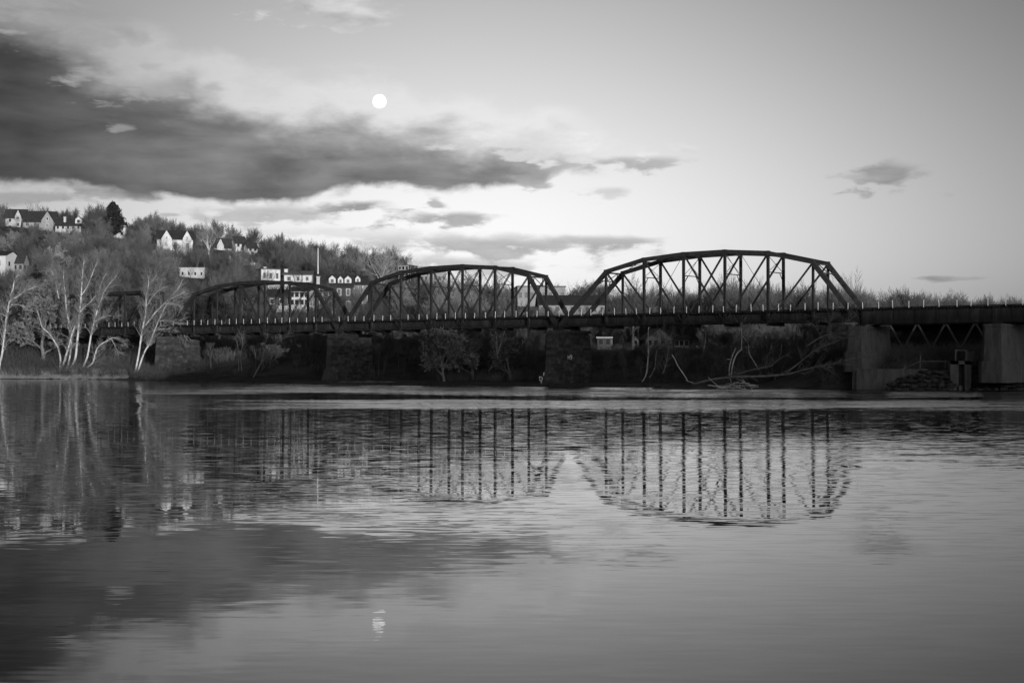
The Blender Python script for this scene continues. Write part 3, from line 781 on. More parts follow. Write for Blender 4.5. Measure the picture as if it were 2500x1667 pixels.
# ---- concrete piers
def concrete_pier(px, label, z_b, w_px):
    s = s_of(px); base = bw_(s, W_BR / 2, 0); t = thing('concrete_pier', label, 'bridge pier', base, -TH)
    zt = DECK - .28 - 2.05 - .25
    hw, hl = w_px, 4.3
    pl = [(-hw, -hl + .6), (-hw + .5, -hl), (hw - .5, -hl), (hw, -hl + .6), (hw, hl), (-hw, hl)]
    b = MB()
    n = 6
    vs = [(x * 1.14, y * 1.06, z_b) for x, y in pl] + [(x, y, zt - .45) for x, y in pl]
    b.add(vs, [tuple(range(n - 1, -1, -1)), tuple(range(n, 2 * n))] + [(i, (i + 1) % n, n + (i + 1) % n, n + i) for i in range(n)])
    b.build('shaft', M['concrete'], t)
    b = MB(); b.prism([(x * 1.06, y * 1.03) for x, y in pl], zt - .45, zt, 1.0); b.build('cap', M['concrete'], t)
    b = MB(); b.prism([(x * 1.3, y * 1.12) for x, y in pl], z_b - 2.5, z_b + .45, 1.0); b.build('footing', M['concrete'], t)
    for w in (-W_BR / 2 + .12, W_BR / 2 - .12):
        b = MB(); b.box((0, w, zt + .125), (1.4, .6, .25)); b.build('bearing', M['steel'], t)
    return t
concrete_pier(PX_E + 4, 'pale concrete pier where the arched spans meet the girder span', 5.0, 1.5)
concrete_pier(2436, 'concrete pier near the right edge of the photo', 3.6, 1.6)

# ---- the second bridge behind on the right
def back_bridge():
    w0 = 22.0; s0 = s_of(1985); s1 = s_of(2500) + 30; L = s1 - s0
    t = thing('deck_truss_bridge', 'dark second bridge with zigzag bracing glimpsed behind the right piers', 'bridge', bw_(s0, w0, 0), -TH)
    zt, zb = 10.1, 6.0
    b = MB(); b.box((L / 2, 4.9, (zt + zb) / 2 - .8), (L, .05, zt - zb + 1.6)); b.build('shade_backing', M['tie'], t)  # dark sheet added behind the bracing in place of deep shade
    for w in (0,):
        b = MB(); b.box((L / 2, w, zt), (L, .4, .5)); b.build('top_chord', M['steel'], t)
        b = MB(); b.box((L / 2, w, zb), (L, .35, .35)); b.build('lower_chord', M['steel'], t)
        k = int(L / 2.35)
        for i in range(k):
            a, c = i * 2.35, (i + 1) * 2.35
            b = MB(); b.beam((a, w, zt if i % 2 else zb), (c, w, zb if i % 2 else zt), .2, .26); b.build('diagonal', M['rail'], t)
    b = MB(); s = 0
    while s < L: b.box((s, 2.25, zt + .42), (.28, 6.4, .3)); s += .55
    o = b.build('cross_ties', M['tie'], t); o['kind'] = 'stuff'
    for s in (1.5, 21, 40):
        b = MB()
        for w in (0, 4.5): b.box((s, w, (zb + 2) / 2), (.6, .6, zb - 2))
        b.build('bent', M['steel'], t)
back_bridge()

# ------------------------------------------------------------------ right bank: wall, gate block, rubble, railing
pw0, pw1 = at(2091, 903, 203.5), at(2262, 903, 200.5)
d_ = (pw1 - pw0); L_ = d_.length; ang = math.atan2(d_.y, d_.x)
t = thing('retaining_wall', 'smooth pale concrete wall rising from the water under the right pier', 'wall', (pw0.x, pw0.y, 0), ang)
b = MB(); b.box((L_ / 2, .5, .9), (L_, 1.0, 3.8)); b.build('wall_face', M['concrete'], t)
b = MB(); b.box((L_ / 2, .5, 2.87), (L_ + .2, 1.2, .14)); b.build('coping', M['concrete'], t)
b = MB(); b.box((-.2, 2.2, .7), (.9, 3.0, 3.9)); b.build('return_wall', M['concrete'], t)

pg = at(2351, 938, 199.5)
t = thing('sluice_gate', 'small concrete gate block with a dark doorway at the water edge', 'sluice', (pg.x, pg.y, 0), 0)
k = 199.5 / F
for x0, x1 in ((-31, -11), (4, 20)):
    b = MB(); b.box(((x0 + x1) / 2 * k, .6, 1.6), ((x1 - x0) * k, 1.4, 5.0)); b.build('side_wall', M['concrete'], t)
b = MB(); b.box((-5.5 * k, .65, 3.85), (52 * k, 1.5, .5)); b.build('lintel', M['concrete'], t)
b = MB(); b.box((-3.5 * k, 1.0, 1.6), (14 * k, .2, 4.0)); b.build('gate_leaf', M['steel'], t)
for x in (-17, 9): b = MB(); b.box((x * k, .2, 4.85), (.22, .22, 1.6)); b.build('frame_post', M['concrete'], t)
b = MB(); b.box((-4 * k, .2, 5.58), (28 * k, .18, .14)); b.build('frame_bar', M['concrete'], t)
b = MB(); b.box((22 * k, .9, 4.75), (22 * k, .5, 1.35)); b.build('panel', M['concrete'], t)
for x in (-38, -24, -10):
    b = MB(); b.box((x * k, -.5, .25), (9 * k, .6, .75)); b.build('apron_block', M['concrete'], t)

t = thing('handrail', 'thin pale handrail stepping up behind the rubble to the gate block', 'railing', at(2246, 903, 202), 0)
o0 = at(2246, 903, 202)
def rel(px, py, Y): return at(px, py, Y) - o0
for a, c in (((2209, 902), (2210, 889)), ((2246, 905), (2247, 866)), ((2307, 900), (2308, 880)), ((2395, 882), (2395, 858))):
    b = MB(); b.tube([rel(*a, 202), rel(*c, 202)], [.06, .05], 6); b.build('rail_post', M['midbark'], t)
b = MB(); b.tube([rel(2192, 905, 202), rel(2210, 898, 202), rel(2246, 882, 202), rel(2300, 882, 202), rel(2400, 881, 202)], [.045] * 5, 6); b.build('top_rail', M['midbark'], t)

ROCKS = []
for k in range(6):
    bm = bmesh.new(); bmesh.ops.create_icosphere(bm, subdivisions=1, radius=.5); r = random.Random(k + 30)
    for v in bm.verts: v.co = Vector([math.copysign(abs(c) ** .7, c) * .62 for c in v.co]) * r.uniform(.8, 1.12)
    me = bpy.data.meshes.new('boulder'); bm.to_mesh(me); bm.free(); me.materials.append(M['rubble']); ROCKS.append(me)
def rubble(label, px0, px1, top_fn, rows, n_x, Yb):
    c = at((px0 + px1) / 2, 940, Yb); t = thing('rubble_bank', label, 'rubble', (c.x, c.y, 0))
    for r in range(rows):
        for i in range(n_x):
            px = px0 + (px1 - px0) * (i + .5 * (r % 2) + random.uniform(.1, .4)) / n_x
            zt = CAM_H - (top_fn(px) - 879) * Yb / F
            z = .05 + r * .62
            if z > zt: continue
            p = at(px, 900, Yb + r * .55)
            s = random.uniform(.75, 1.35)
            link('boulder', ROCKS[random.randrange(6)], t, (p.x - c.x, p.y - c.y + random.uniform(-.2, .2), z + random.uniform(-.12, .12)), (random.uniform(-.25, .25), random.uniform(-.2, .2), random.uniform(0, 3)), (s * 1.5, s * 1.25, s * random.uniform(.62, .95)))
rubble('heap of dark tumbled stones between the concrete wall and the gate block', 2168, 2325, lambda x: np.interp(x, [2168, 2200, 2260, 2325], [940, 925, 905, 900]), 6, 17, 198.5)
rubble('steep dark rubble bank right of the gate block under the last pier', 2372, 2520, lambda x: np.interp(x, [2372, 2385, 2520], [905, 886, 886]), 7, 16, 198.8)

# ------------------------------------------------------------------ trees
def norm(v): return v / (np.linalg.norm(v) + 1e-9)
def grow(rg, tr, cr, p, d, ln, r, lv, maxl, par, leaves=None):
    n = 5 if lv < 2 else (3 if lv < 4 else 2)
    pts = [p]; rr = [r]
    wob = par['wob'] * (1.0 + .25 * lv)
    for i in range(n):
        d = norm(d + rg.normal(0, wob, 3) + np.array((0, 0, par['up'] if lv else .1)))
        p = p + d * ln / n; pts.append(p); rr.append(r * (1 - .6 * (i + 1) / n))
    if lv >= maxl:
        cr.twig(pts[0], pts[1], pts[-1], r)
        if leaves is not None:
            for q in pts[1:]:
                if rg.random() < par.get('leaf', 0): leaf_quad(leaves, q, rg, par.get('lsize', .02))
        return
    if lv <= 1: tr.tube(pts, rr, 7 if lv == 0 else 5, False)
    elif lv == 2: tr.tube(pts, rr, 4, False)
    else: cr.tube(pts, rr, 3, False)
    k = par['kids'][min(lv, len(par['kids']) - 1)]
    az0 = rg.uniform(0, 6.28)
    for c in range(k):
        tpos = par['t0'] if lv == 0 else .25
        u = tpos + (1 - tpos) * (c + rg.uniform(.2, .8)) / k
        i = min(n - 1, int(u * n)); fr = u * n - i
        q = pts[i] * (1 - fr) + pts[i + 1] * fr
        ax = norm(pts[i + 1] - pts[i]); a = az0 + c * 2.4 + rg.normal(0, .3)
        s1 = norm(np.cross(ax, (0.2, .1, .97) if abs(ax[2]) < .9 else (1, 0, 0))); s2 = np.cross(ax, s1)
        an = par['ang'] * rg.uniform(.7, 1.25) * (1.0 - .35 * u)
        dd = norm(ax * math.cos(an) + (s1 * math.cos(a) + s2 * math.sin(a)) * math.sin(an))
        ll = ln * par['ratio'] * rg.uniform(.75, 1.2) * (1.12 - .45 * u if lv else 1.0)
        grow(rg, tr, cr, q, dd, ll, max(rr[i] * (.62 if lv < 2 else .7), par['rmin']), lv + 1, maxl, par, leaves)
    # leader
    grow(rg, tr, cr, pts[-1], norm(pts[-1] - pts[-2]), ln * par['ratio'] * .9, max(rr[-1], par['rmin']), lv + 1, maxl, par, leaves)
def leaf_quad(mb, q, rg, s):
    u = norm(rg.normal(0, 1, 3)); v = norm(np.cross(u, rg.normal(0, 1, 3)))
    q = np.asarray(q) + rg.normal(0, s * .8, 3)
    mb.add([q - u * s - v * s * .6, q + u * s - v * s * .6, q + u * s + v * s * .6, q - u * s + v * s * .6], [(0, 1, 2, 3)])
def tree_kind(seed, par, tm, cm, leafm=None):
    rg = np.random.default_rng(seed); tr, cr, lf = MB(), MB(), MB()
    for st in range(par.get('stems', 1)):
        d = norm(np.array((rg.normal(0, .08), rg.normal(0, .08), 1.0)))
        grow(rg, tr, cr, np.array((rg.normal(0, .015) * (par.get('stems', 1) > 1), 0, -.02)), d, par['trunk'], par['r'], 0, par['lv'], par, lf if leafm else None)
    zmax = max(max(p[2] for p in tr.v), max(p[2] for p in cr.v)); k = 1.0 / zmax
    for mb in (tr, cr, lf): mb.v = [(a * k, b_ * k, c * k) for a, b_, c in mb.v]
    out = [('trunk', tr.mesh('trunk', tm, True)), ('crown', cr.mesh('crown', cm))]
    if leafm: out.append(('leaves', lf.mesh('leaves', leafm)))
    return out
ROUND = dict(trunk=.30, r=.020, kids=[5, 4, 4, 4], ratio=.66, ang=.85, wob=.07, up=.07, t0=.55, lv=5, rmin=.0011)
VASE = dict(trunk=.28, r=.020, kids=[4, 4, 4, 4], ratio=.74, ang=.55, wob=.06, up=.10, t0=.6, lv=5, rmin=.0011)
TALL = dict(trunk=.45, r=.016, kids=[5, 4, 4, 3], ratio=.55, ang=.60, wob=.05, up=.12, t0=.35, lv=5, rmin=.0010)
SPARSE = dict(trunk=.40, r=.015, kids=[4, 3, 3, 3], ratio=.66, ang=.55, wob=.07, up=.09, t0=.45, lv=5, rmin=.0009)
BUSHY = dict(trunk=.22, r=.014, kids=[5, 5, 4, 4], ratio=.70, ang=.8, wob=.10, up=.07, t0=.3, lv=5, rmin=.0013)
LEAFY = dict(BUSHY, leaf=.5, lsize=.0062, kids=[5, 4, 4, 4])
K = dict(
    r1=tree_kind(1, ROUND, M['midbark'], M['twig']), r2=tree_kind(2, ROUND, M['bark'], M['twig']), r3=tree_kind(3, dict(ROUND, ang=.7), M['midbark'], M['twig']),
    v1=tree_kind(4, VASE, M['midbark'], M['twig']), v2=tree_kind(5, VASE, M['bark'], M['twig']),
    t1=tree_kind(6, TALL, M['midbark'], M['twig']), t2=tree_kind(7, TALL, M['bark'], M['twig_d']), s1=tree_kind(8, SPARSE, M['bark'], M['twig_d']),
    s2=tree_kind(9, SPARSE, M['midbark'], M['twig']), d1=tree_kind(10, ROUND, M['bark'], M['twig_d']), d2=tree_kind(11, TALL, M['bark'], M['twig_d']),
    p1=tree_kind(12, dict(VASE, kids=[4, 4, 3, 3]), M['syc'], M['twig_p']), p2=tree_kind(13, dict(ROUND, kids=[5, 4, 4, 3]), M['pale'], M['twig_p']),
    b1=tree_kind(14, BUSHY, M['bark'], M['twig']), b2=tree_kind(15, BUSHY, M['bark'], M['twig_d']),
    l1=tree_kind(16, LEAFY, M['midbark'], M['twig'], M['leaf']), l2=tree_kind(17, dict(LEAFY, leaf=.35), M['midbark'], M['twig_p'], M['leaf']),
)
def place(kind, name, label, cat, loc, H, group=None, wide=1.0, rz=None):
    t = thing(name, label, cat, loc, random.uniform(0, 6.28) if rz is None else rz, group)
    t.scale = (H * wide, H * wide, H)
    for nm, me in K[kind]: link(nm, me, t)
    return t
NTREE = [0]
def tree_at(kind, name, label, px, ytop, Y, ybase=None, group=None, wide=1.0, cat='tree', sink=.2):
    g = at(px, 879, Y); z = float(ground(g.x, g.y)) - sink
    H = at(px, ytop, Y).z - z
    NTREE[0] += 1
    return place(kind, name, label, cat, (g.x, g.y, z), max(H, 2.0), group, wide)

# named trees
def conifer(px, ytop, Y, wpx, label):
    g = at(px, 879, Y); z = float(ground(g.x, g.y)); H = at(px, ytop, Y).z - z; Wd = wpx * Y / F / 2
    t = thing('pine_tree', label, 'tree', (g.x, g.y, z)); rg = np.random.default_rng(77)
    b = MB(); b.tube([(0, 0, -.5), (0, 0, H * .5), (.2, 0, H * .97)], [.45, .3, .05], 7); b.build('trunk', M['bark'], t)
    b = MB(); lm = MB()
    for i in range(340):
        u = rg.uniform(.12, 1) ; zz = H * u; a = rg.uniform(0, 6.28)
        rmax = Wd * (1 - abs(u - .42) ** 1.7 / .58 ** 1.7 * .95 if u > .42 else .75 + .25 * u / .42) * rg.uniform(.65, 1.1)
        tip = np.array((math.cos(a) * rmax, math.sin(a) * rmax, zz + rmax * .22))
        lm.twig((0, 0, zz - .2), (tip[0] * .5, tip[1] * .5, zz), tip, .05)
        for q in range(26):
            f = rg.uniform(.45, 1.05); c = np.array((tip[0] * f, tip[1] * f, zz + rmax * .2 * f)) + rg.normal(0, .28, 3)
            leaf_quad(b, c, rg, .24)
    lm.build('limbs', M['bark'], t); b.build('needles', M['needle'], t)
conifer(274, 497, 560, 58, 'dark round topped pine standing alone on the hilltop among houses')
conifer(22, 492, 600, 60, 'dark evergreen cut by the left edge above the hilltop house') if False else None
for k_, px, yt, Y, w, lab in (('v1', 228, 486, 545, 1.25, 'wide bare tree fanning against the sky right of the dark pine'),
                              ('s2', 392, 572, 525, 1.3, 'bare tree standing before the left gable of the big white house'),
                              ('v2', 426, 585, 523, 1.2, 'bare tree standing before the middle of the big white house'),
                              ('s1', 462, 574, 524, 1.2, 'dark bare tree standing before the right gable of the big white house'),
                              ('s1', 92, 545, 560, 1.2, 'dark bare tree standing before the large grey hilltop house'),
                              ('s2', 655, 646, 408, 1.1, 'thin bare tree standing before the white flat topped building'),
                              ('s1', 722, 650, 405, 1.1, 'thin bare tree standing before the long low white building'),
                              ('s2', 800, 676, 375, 1.1, 'thin bare tree standing before the dark brick mansard house'),
                              ('v2', 878, 690, 376, 1.1, 'bare tree standing before the tall white house with one dormer'),
                              ('s1', 466, 648, 425, 1.1, 'thin dark tree standing before the pale flat roofed hillside house'),
                              ('s1', 165, 540, 552, 1.1, 'bare tree standing before the low hilltop house'),
                              ('s2', 40, 520, 572, 1.1, 'bare tree standing before the house at the left end of the hilltop'),
                              ('s2', 82, 487, 610, 1.0, 'faint thin bare tree behind the roof of the large grey house'),
                              ('p1', 512, 528, 500, 1.1, 'white limbed bare tree forking above the ridge houses'),
                              ('p2', 920, 584, 430, 1.15, 'tall sunlit bare tree beside the left end of the middle arch'),
                              ('s2', 2072, 645, 300, .9, 'tall sparse tree on the skyline beside the right end post'),
                              ('d1', 1545, 655, 330, .9, 'dark bare tree inside the left half of the nearest arch'),
                              ('s1', 1790, 640, 335, .9, 'tall open crowned tree in the middle of the nearest arch'),
                              ('d1', 8, 500, 560, 1.0, 'dense dark tree at the left edge below the hilltop house'),
                              ('r1', 720, 580, 520, 1.0, 'round crowned bare tree left of the flagpole on the ridge'),
                              ('r2', 775, 580, 530, 1.0, 'round crowned bare tree directly behind the flagpole'),
                              ('r3', 850, 590, 520, 1.0, 'broad bare tree on the ridge right of the flagpole'),
                              ('l1', 1085, 790, 262, 1.1, 'low tree with pale dry leaves below the middle span'),
                              ('l2', 1155, 775, 268, 1.0, 'taller tree with pale dry leaves right below the middle span'),
                              ('l1', 1250, 790, 262, 1.0, 'leafy bank tree just left of the graffiti pier'),
                              ('l2', 108, 650, 335, 1.0, 'tree with clusters of pale leaves behind the left sycamores'),
                              ('p2', 1075, 690, 345, 1.0, 'pale bushy tree seen through the left half of the middle arch'),
                              ('p2', 1150, 700, 350, 1.0, 'pale bushy tree seen through the centre of the middle arch')):
    tree_at(k_, 'bare_tree' if k_[0] != 'l' else 'leafy_tree', lab, px, yt, Y, wide=w)

def blocked(px, ytop, ybase, hwpx, Y):
    for x0, x1, y0, y1, YY in PROTECT:
        if Y < YY + 4 and px + hwpx > x0 and px - hwpx < x1 and ytop < y1 - (y1 - y0) * .55 and ybase > y0: return True
        if abs(Y - YY) < 12 and x0 - 4 < px < x1 + 4: return True
    return False
TAKEN = []
DESC = dict(r='round crowned', v='fan shaped', t='tall narrow', d='dense dark', s='sparse open', b='low bushy', l='leaf flecked', p='pale limbed')
def scatter(n, px_rng, Y_rng, H_fn, kinds, name, label, group, gap=4.0, wide=(.8, 1.15), hw=.3, keep=.0):
    made = 0; tries = 0
    while made < n and tries < n * 40:
        tries += 1
        px = random.uniform(*px_rng); Y = random.uniform(*Y_rng)
        g = at(px, 879, Y)
        if Y - float(shore(g.x)) < 4: continue
        z = float(ground(g.x, g.y)); H = H_fn(px, Y, z) * random.uniform(.82, 1.12)
        if H < 2.5: continue
        if any((g.x - a) ** 2 + (g.y - c) ** 2 < gap * gap for a, c in TAKEN): continue
        # keep clear of the bridge deck
        rel_ = Vector((g.x, g.y, 0)) - O_AX
        w = rel_.dot(N_AX)
        if -4 < w < 10: continue
        if w < 0: continue
        pt = proj((g.x, g.y, z + H)); pb = proj((g.x, g.y, z))
        if blocked(px, pt[1], pb[1], hw * H * F / Y, Y) and random.random() > keep: continue
        TAKEN.append((g.x, g.y))
        kd = random.choice(kinds)
        place(kd, name, DESC[kd[0]] + ' ' + label, 'tree', (g.x, g.y, z - .2), H, group, random.uniform(*wide)); made += 1; NTREE[0] += 1
    return made
scatter(100, (-30, 720), (395, 610), lambda px, Y, z: random.uniform(9, 14), ['r1', 'r2', 'r3', 'v1', 'v2', 'd1', 'b1', 't1', 'l2'], 'bare_tree', 'tree in the wood covering the hillside on the left', 'trees in the hillside wood', 4.2)
scatter(42, (-30, 620), (330, 400), lambda px, Y, z: random.uniform(10, 15), ['r2', 'v2', 'd1', 'd2', 'b2', 't2', 'b1', 'r1'], 'bare_tree', 'tree on the lower slope behind the left truss spans', 'trees on the lower slope', 3.6)
scatter(24, (640, 1000), (440, 600), lambda px, Y, z: random.uniform(9, 13), ['r1', 'r2', 'v1', 'b1', 'd1'], 'bare_tree', 'tree on the ridge above the brick houses', 'trees on the ridge above the brick houses', 5.0)
scatter(32, (960, 1490), (290, 430), lambda px, Y, z: random.uniform(9, 14), ['r1', 'b1', 'v2', 'd1', 'b2', 'l2'], 'bare_tree', 'bare tree behind the middle arch of the bridge', 'trees behind the middle arch', 4.5)
scatter(50, (1380, 2140), (285, 380), lambda px, Y, z: (879 - np.interp(px, [1400, 1500, 1750, 1900, 2000, 2150], [715, 690, 665, 695, 690, 712])) * Y / F + CAM_H - z, ['s1', 'd2', 'r2', 'v2', 'd1', 's1', 'r1'], 'bare_tree', 'bare tree in the wood behind the nearest arch', 'trees behind the nearest arch', 2.8, (.7, 1.0))
scatter(36, (2030, 2525), (270, 370), lambda px, Y, z: (879 - np.interp(px, [2030, 2150, 2300, 2450, 2600], [698, 700, 712, 720, 726])) * Y / F + CAM_H - z, ['v2', 'd1', 's1', 'r2', 's1'], 'bare_tree', 'bare tree in the skyline wood above the girder spans', 'trees above the girder spans', 2.6, (.75, 1.15))
scatter(60, (430, 1330), (250, 345), lambda px, Y, z: random.uniform(7, 11.5) - .5 * max(z - 3, 0), ['b2', 'd2', 't2', 'b1', 's1'], 'bank_tree', 'scrub tree on the shaded bank below the spans', 'scrub trees on the shaded bank', 2.2)
scatter(48, (1420, 2080), (224, 300), lambda px, Y, z: random.uniform(4, 8), ['b2', 'd2', 't2', 's1'], 'bank_tree', 'scrub tree on the low bank under the nearest arch', 'scrub trees under the nearest arch', 2.2)

def woodland(n, px_rng, Y_rng, H_fn, kind, seed, gap=2.5, hw=.28, soft=.0):
    '''a mass of trees nobody could count: one object, one tree set on scattered points'''
    rg = np.random.default_rng(seed); pts = []; hs = []
    tries = 0
    while len(pts) < n and tries < n * 30:
        tries += 1
        px = rg.uniform(*px_rng); Y = rg.uniform(*Y_rng); X = (px - 1250) / F * Y
        if Y - float(shore(X)) < 6: continue
        w = X * N_AX.x + Y * N_AX.y - P_AX
        if w < 11: continue
        z = float(ground(X, Y)); H = H_fn(px, Y, z) * rg.uniform(.75, 1.15)
        if H < 2.5: continue
        pt = proj((X, Y, z + H)); pb = proj((X, Y, z))
        if blocked(px, pt[1], pb[1], hw * H * F / Y, Y): continue
        pts.append((X, Y, z - .2)); hs.append(H)
    me = bpy.data.meshes.new('woodland'); me.from_pydata(pts, [], []); at_ = me.attributes.new('height', 'FLOAT', 'POINT'); at_.data.foreach_set('value', hs)
    o = link('woodland', me); o['kind'] = 'stuff'
    g = bpy.data.node_groups.new('woodland', 'GeometryNodeTree')
    g.interface.new_socket('Geometry', in_out='INPUT', socket_type='NodeSocketGeometry'); g.interface.new_socket('Geometry', in_out='OUTPUT', socket_type='NodeSocketGeometry')
    N = g.nodes; L = g.links
    gi = N.new('NodeGroupInput'); go = N.new('NodeGroupOutput'); inst = N.new('GeometryNodeInstanceOnPoints'); jn = N.new('GeometryNodeJoinGeometry')
    src = [q for q in bpy.data.objects if q.type == 'MESH' and q.data in [m for _, m in K[kind]]]
    for _, m in K[kind]:
        ob = next(q for q in src if q.data == m)
        oi = N.new('GeometryNodeObjectInfo'); oi.inputs['Object'].default_value = ob; oi.transform_space = 'ORIGINAL'; L.new(oi.outputs['Geometry'], jn.inputs[0])
    na = N.new('GeometryNodeInputNamedAttribute'); na.data_type = 'FLOAT'; na.inputs['Name'].default_value = 'height'
    rv = N.new('FunctionNodeRandomValue'); rv.data_type = 'FLOAT_VECTOR'; rv.inputs[0].default_value = (-.06, -.06, 0); rv.inputs[1].default_value = (.06, .06, 6.28)
    L.new(gi.outputs[0], inst.inputs['Points']); L.new(jn.outputs[0], inst.inputs['Instance']); L.new(rv.outputs[0], inst.inputs['Rotation']); L.new(na.outputs[0], inst.inputs['Scale']); L.new(inst.outputs[0], go.inputs[0])
    md = o.modifiers.new('woodland', 'NODES'); md.node_group = g
    return len(pts)
hh = lambda a, b: (lambda px, Y, z: random.uniform(a, b))
sky_ = lambda xs, ys: (lambda px, Y, z: (879 - np.interp(px, xs, ys)) * Y / F + CAM_H - z)
for kind, sd_ in (('r2', 1), ('v1', 2), ('d1', 3), ('b1', 4), ('r1', 5), ('v2', 6)):
    woodland(95, (-60, 1000), (350, 640), hh(7, 12), kind, sd_)
for kind, sd_ in (('r2', 11), ('d1', 12), ('v2', 13), ('s1', 14)):
    woodland(75, (1380, 2560), (290, 420), sky_([1380, 1500, 1750, 1900, 2000, 2150, 2300, 2450, 2600], [720, 708, 694, 704, 706, 710, 718, 726, 732]), kind, sd_)
for kind, sd_ in (('b1', 21), ('r2', 22)):
    woodland(60, (950, 1500), (300, 450), hh(6, 11), kind, sd_)
for kind, sd_ in (('b2', 31), ('d2', 32), ('s1', 33)):
    woodland(70, (440, 2080), (225, 330), lambda px, Y, z: random.uniform(4, 8), kind, sd_)

# ------------------------------------------------------------------ hand placed stems and fallen timber
def smooth_px(pts, Y, rg, depth=.0, dz=0.0):
    """pixel polyline -> world points with a gentle wander in depth"""
    P3 = []; y = Y
    for i, (px, py) in enumerate(pts):
        if i: y += rg.normal(0, depth)
        P3.append(np.array(at(px, py, y)))
    out = []
    for i in range(len(P3) - 1):
        p0 = P3[max(i - 1, 0)]; p1 = P3[i]; p2 = P3[i + 1]; p3 = P3[min(i + 2, len(P3) - 1)]
        for u in (0, .33, .66):
            out.append(.5 * ((2 * p1) + (-p0 + p2) * u + (2 * p0 - 5 * p1 + 4 * p2 - p3) * u * u + (-p0 + 3 * p1 - 3 * p2 + p3) * u ** 3))
    out.append(P3[-1]); return out
def limb_tree(name, label, Y, stems, bark, twigm, cat='tree', spread=1.0, tw_n=7, depth=.5, seed=5, group=None, nm='trunk', crown=True, root=True, lv=2):
    """stems: list of (pixel polyline, width at start px, width at end px, twigginess)"""
    rg = np.random.default_rng(seed)
    b0 = at(*stems[0][0][0], Y); t = thing(name, label, cat, b0, 0, group)
    off = np.array(b0); cr = MB()
    first = True
    for pl, w0, w1, tw in stems:
        pts = [p - off for p in smooth_px(pl, Y, rg, depth)]
        if w0 > 4.4 and root: pts = [pts[0] - (pts[1] - pts[0]) * .3 - np.array((0, 0, 1.3))] + pts
        n = len(pts); k = Y / F
        rr = [(w0 + (w1 - w0) * i / (n - 1)) * k / 2 for i in range(n)]
        b = MB(); b.tube(pts, rr, 8 if w0 > 4 else 6, True); b.build(nm if w0 > 3.5 else 'limb', M[bark], t, True)
        if tw > 0:
            ln = sum(np.linalg.norm(pts[i + 1] - pts[i]) for i in range(n - 1))
            m_ = int(tw_n * tw * ln / 1.6)
            for q in range(m_):
                u = rg.uniform(.3, 1.0) if w0 > 4 else rg.uniform(.12, 1.0)
                i = min(n - 2, int(u * (n - 1))); p = pts[i]; ax = norm(pts[i + 1] - pts[i])
                a = rg.uniform(0, 6.28); s1 = norm(np.cross(ax, (.1, 1, .1))); s2 = np.cross(ax, s1); an = rg.uniform(.45, .95)
                dd = norm(ax * math.cos(an) + (s1 * math.cos(a) + s2 * math.sin(a)) * math.sin(an) + np.array((0, 0, .15)))
                ll = rg.uniform(.8, 2.8) * spread * (1.25 - .5 * u)
                par = dict(trunk=1, kids=[4, 3, 3], ratio=.6, ang=.75, wob=.10, up=.05, t0=.2, rmin=.020)
                grow(rg, cr, cr, p, dd, ll, max(rr[i] * .4, .034), 2, 2 + lv, par)
    if crown and cr.v: cr.build('crown', M[twigm], t)
    return t
limb_tree('sycamore_tree', 'single white barked sycamore leaning at the left edge of the bank', 323, [
    ([(0, 885), (4, 868), (8, 845), (12, 805), (18, 765), (22, 742), (27, 730)], 6.0, 4.0, .6),
    ([(27, 730), (25, 722), (31, 708), (34, 690), (39, 678), (46, 671)], 3.5, 1.2, .9),
    ([(27, 730), (42, 725), (55, 714), (70, 707), (88, 699)], 2.4, .7, 1.0),
    ([(26, 745), (38, 743), (50, 745), (62, 751)], 1.6, .5, 1.0), ([(20, 763), (10, 752), (0, 746)], 2.0, 1.2, .8), ([(18, 775), (8, 768), (-8, 763)], 1.8, .9, .8)],
    'syc', 'twig_p', seed=21)
limb_tree('sycamore_tree', 'clump of tall white sycamore stems spreading from one base on the bank', 324, [
    ([(146, 903), (156, 885), (164, 860), (170, 838), (176, 815), (183, 795)], 7.5, 2.5, .4),
    ([(143, 904), (148, 880), (143, 853), (131, 830), (118, 812), (103, 799), (98, 780), (90, 757)], 5.5, 1.0, .5),
    ([(162, 902), (170, 875), (174, 840), (170, 805), (167, 780), (162, 757), (160, 720), (156, 690), (155, 662)], 4.8, 1.0, .9),
    ([(165, 795), (171, 810), (178, 792)], 1.5, .6, .6),
    ([(144, 729), (138, 700), (131, 672), (122, 655)], 2.4, .6, 1.0),
    ([(172, 901), (184, 875), (189, 830), (192, 795), (194, 765), (197, 738), (199, 708), (201, 680), (203, 655), (206, 632)], 6.4, 1.4, 1.0),
    ([(195, 762), (206, 750), (220, 738), (232, 724), (242, 718)], 2.4, .8, 1.0),
    ([(198, 722), (210, 705), (219, 685), (228, 662), (238, 640)], 2.6, .7, 1.0),
    ([(203, 897), (214, 868), (222, 820), (228, 790), (236, 765), (241, 730), (245, 700), (252, 680), (260, 668)], 5.4, 1.2, 1.0),
    ([(238, 755), (246, 735), (253, 715), (266, 695), (286, 672)], 2.6, .7, 1.0),
    ([(233, 785), (245, 778), (260, 772), (280, 771), (296, 773)], 2.0, .5, 1.0),
    ([(188, 918), (206, 902), (226, 886), (232, 865), (238, 850), (250, 838), (262, 832), (274, 824)], 4.6, 1.6, .5),
    ([(274, 824), (286, 826), (298, 830)], 1.6, .4, 1.6), ([(272, 828), (280, 842), (286, 855)], 1.4, .4, 1.0)],
    'syc', 'twig_p', seed=22, depth=.7)
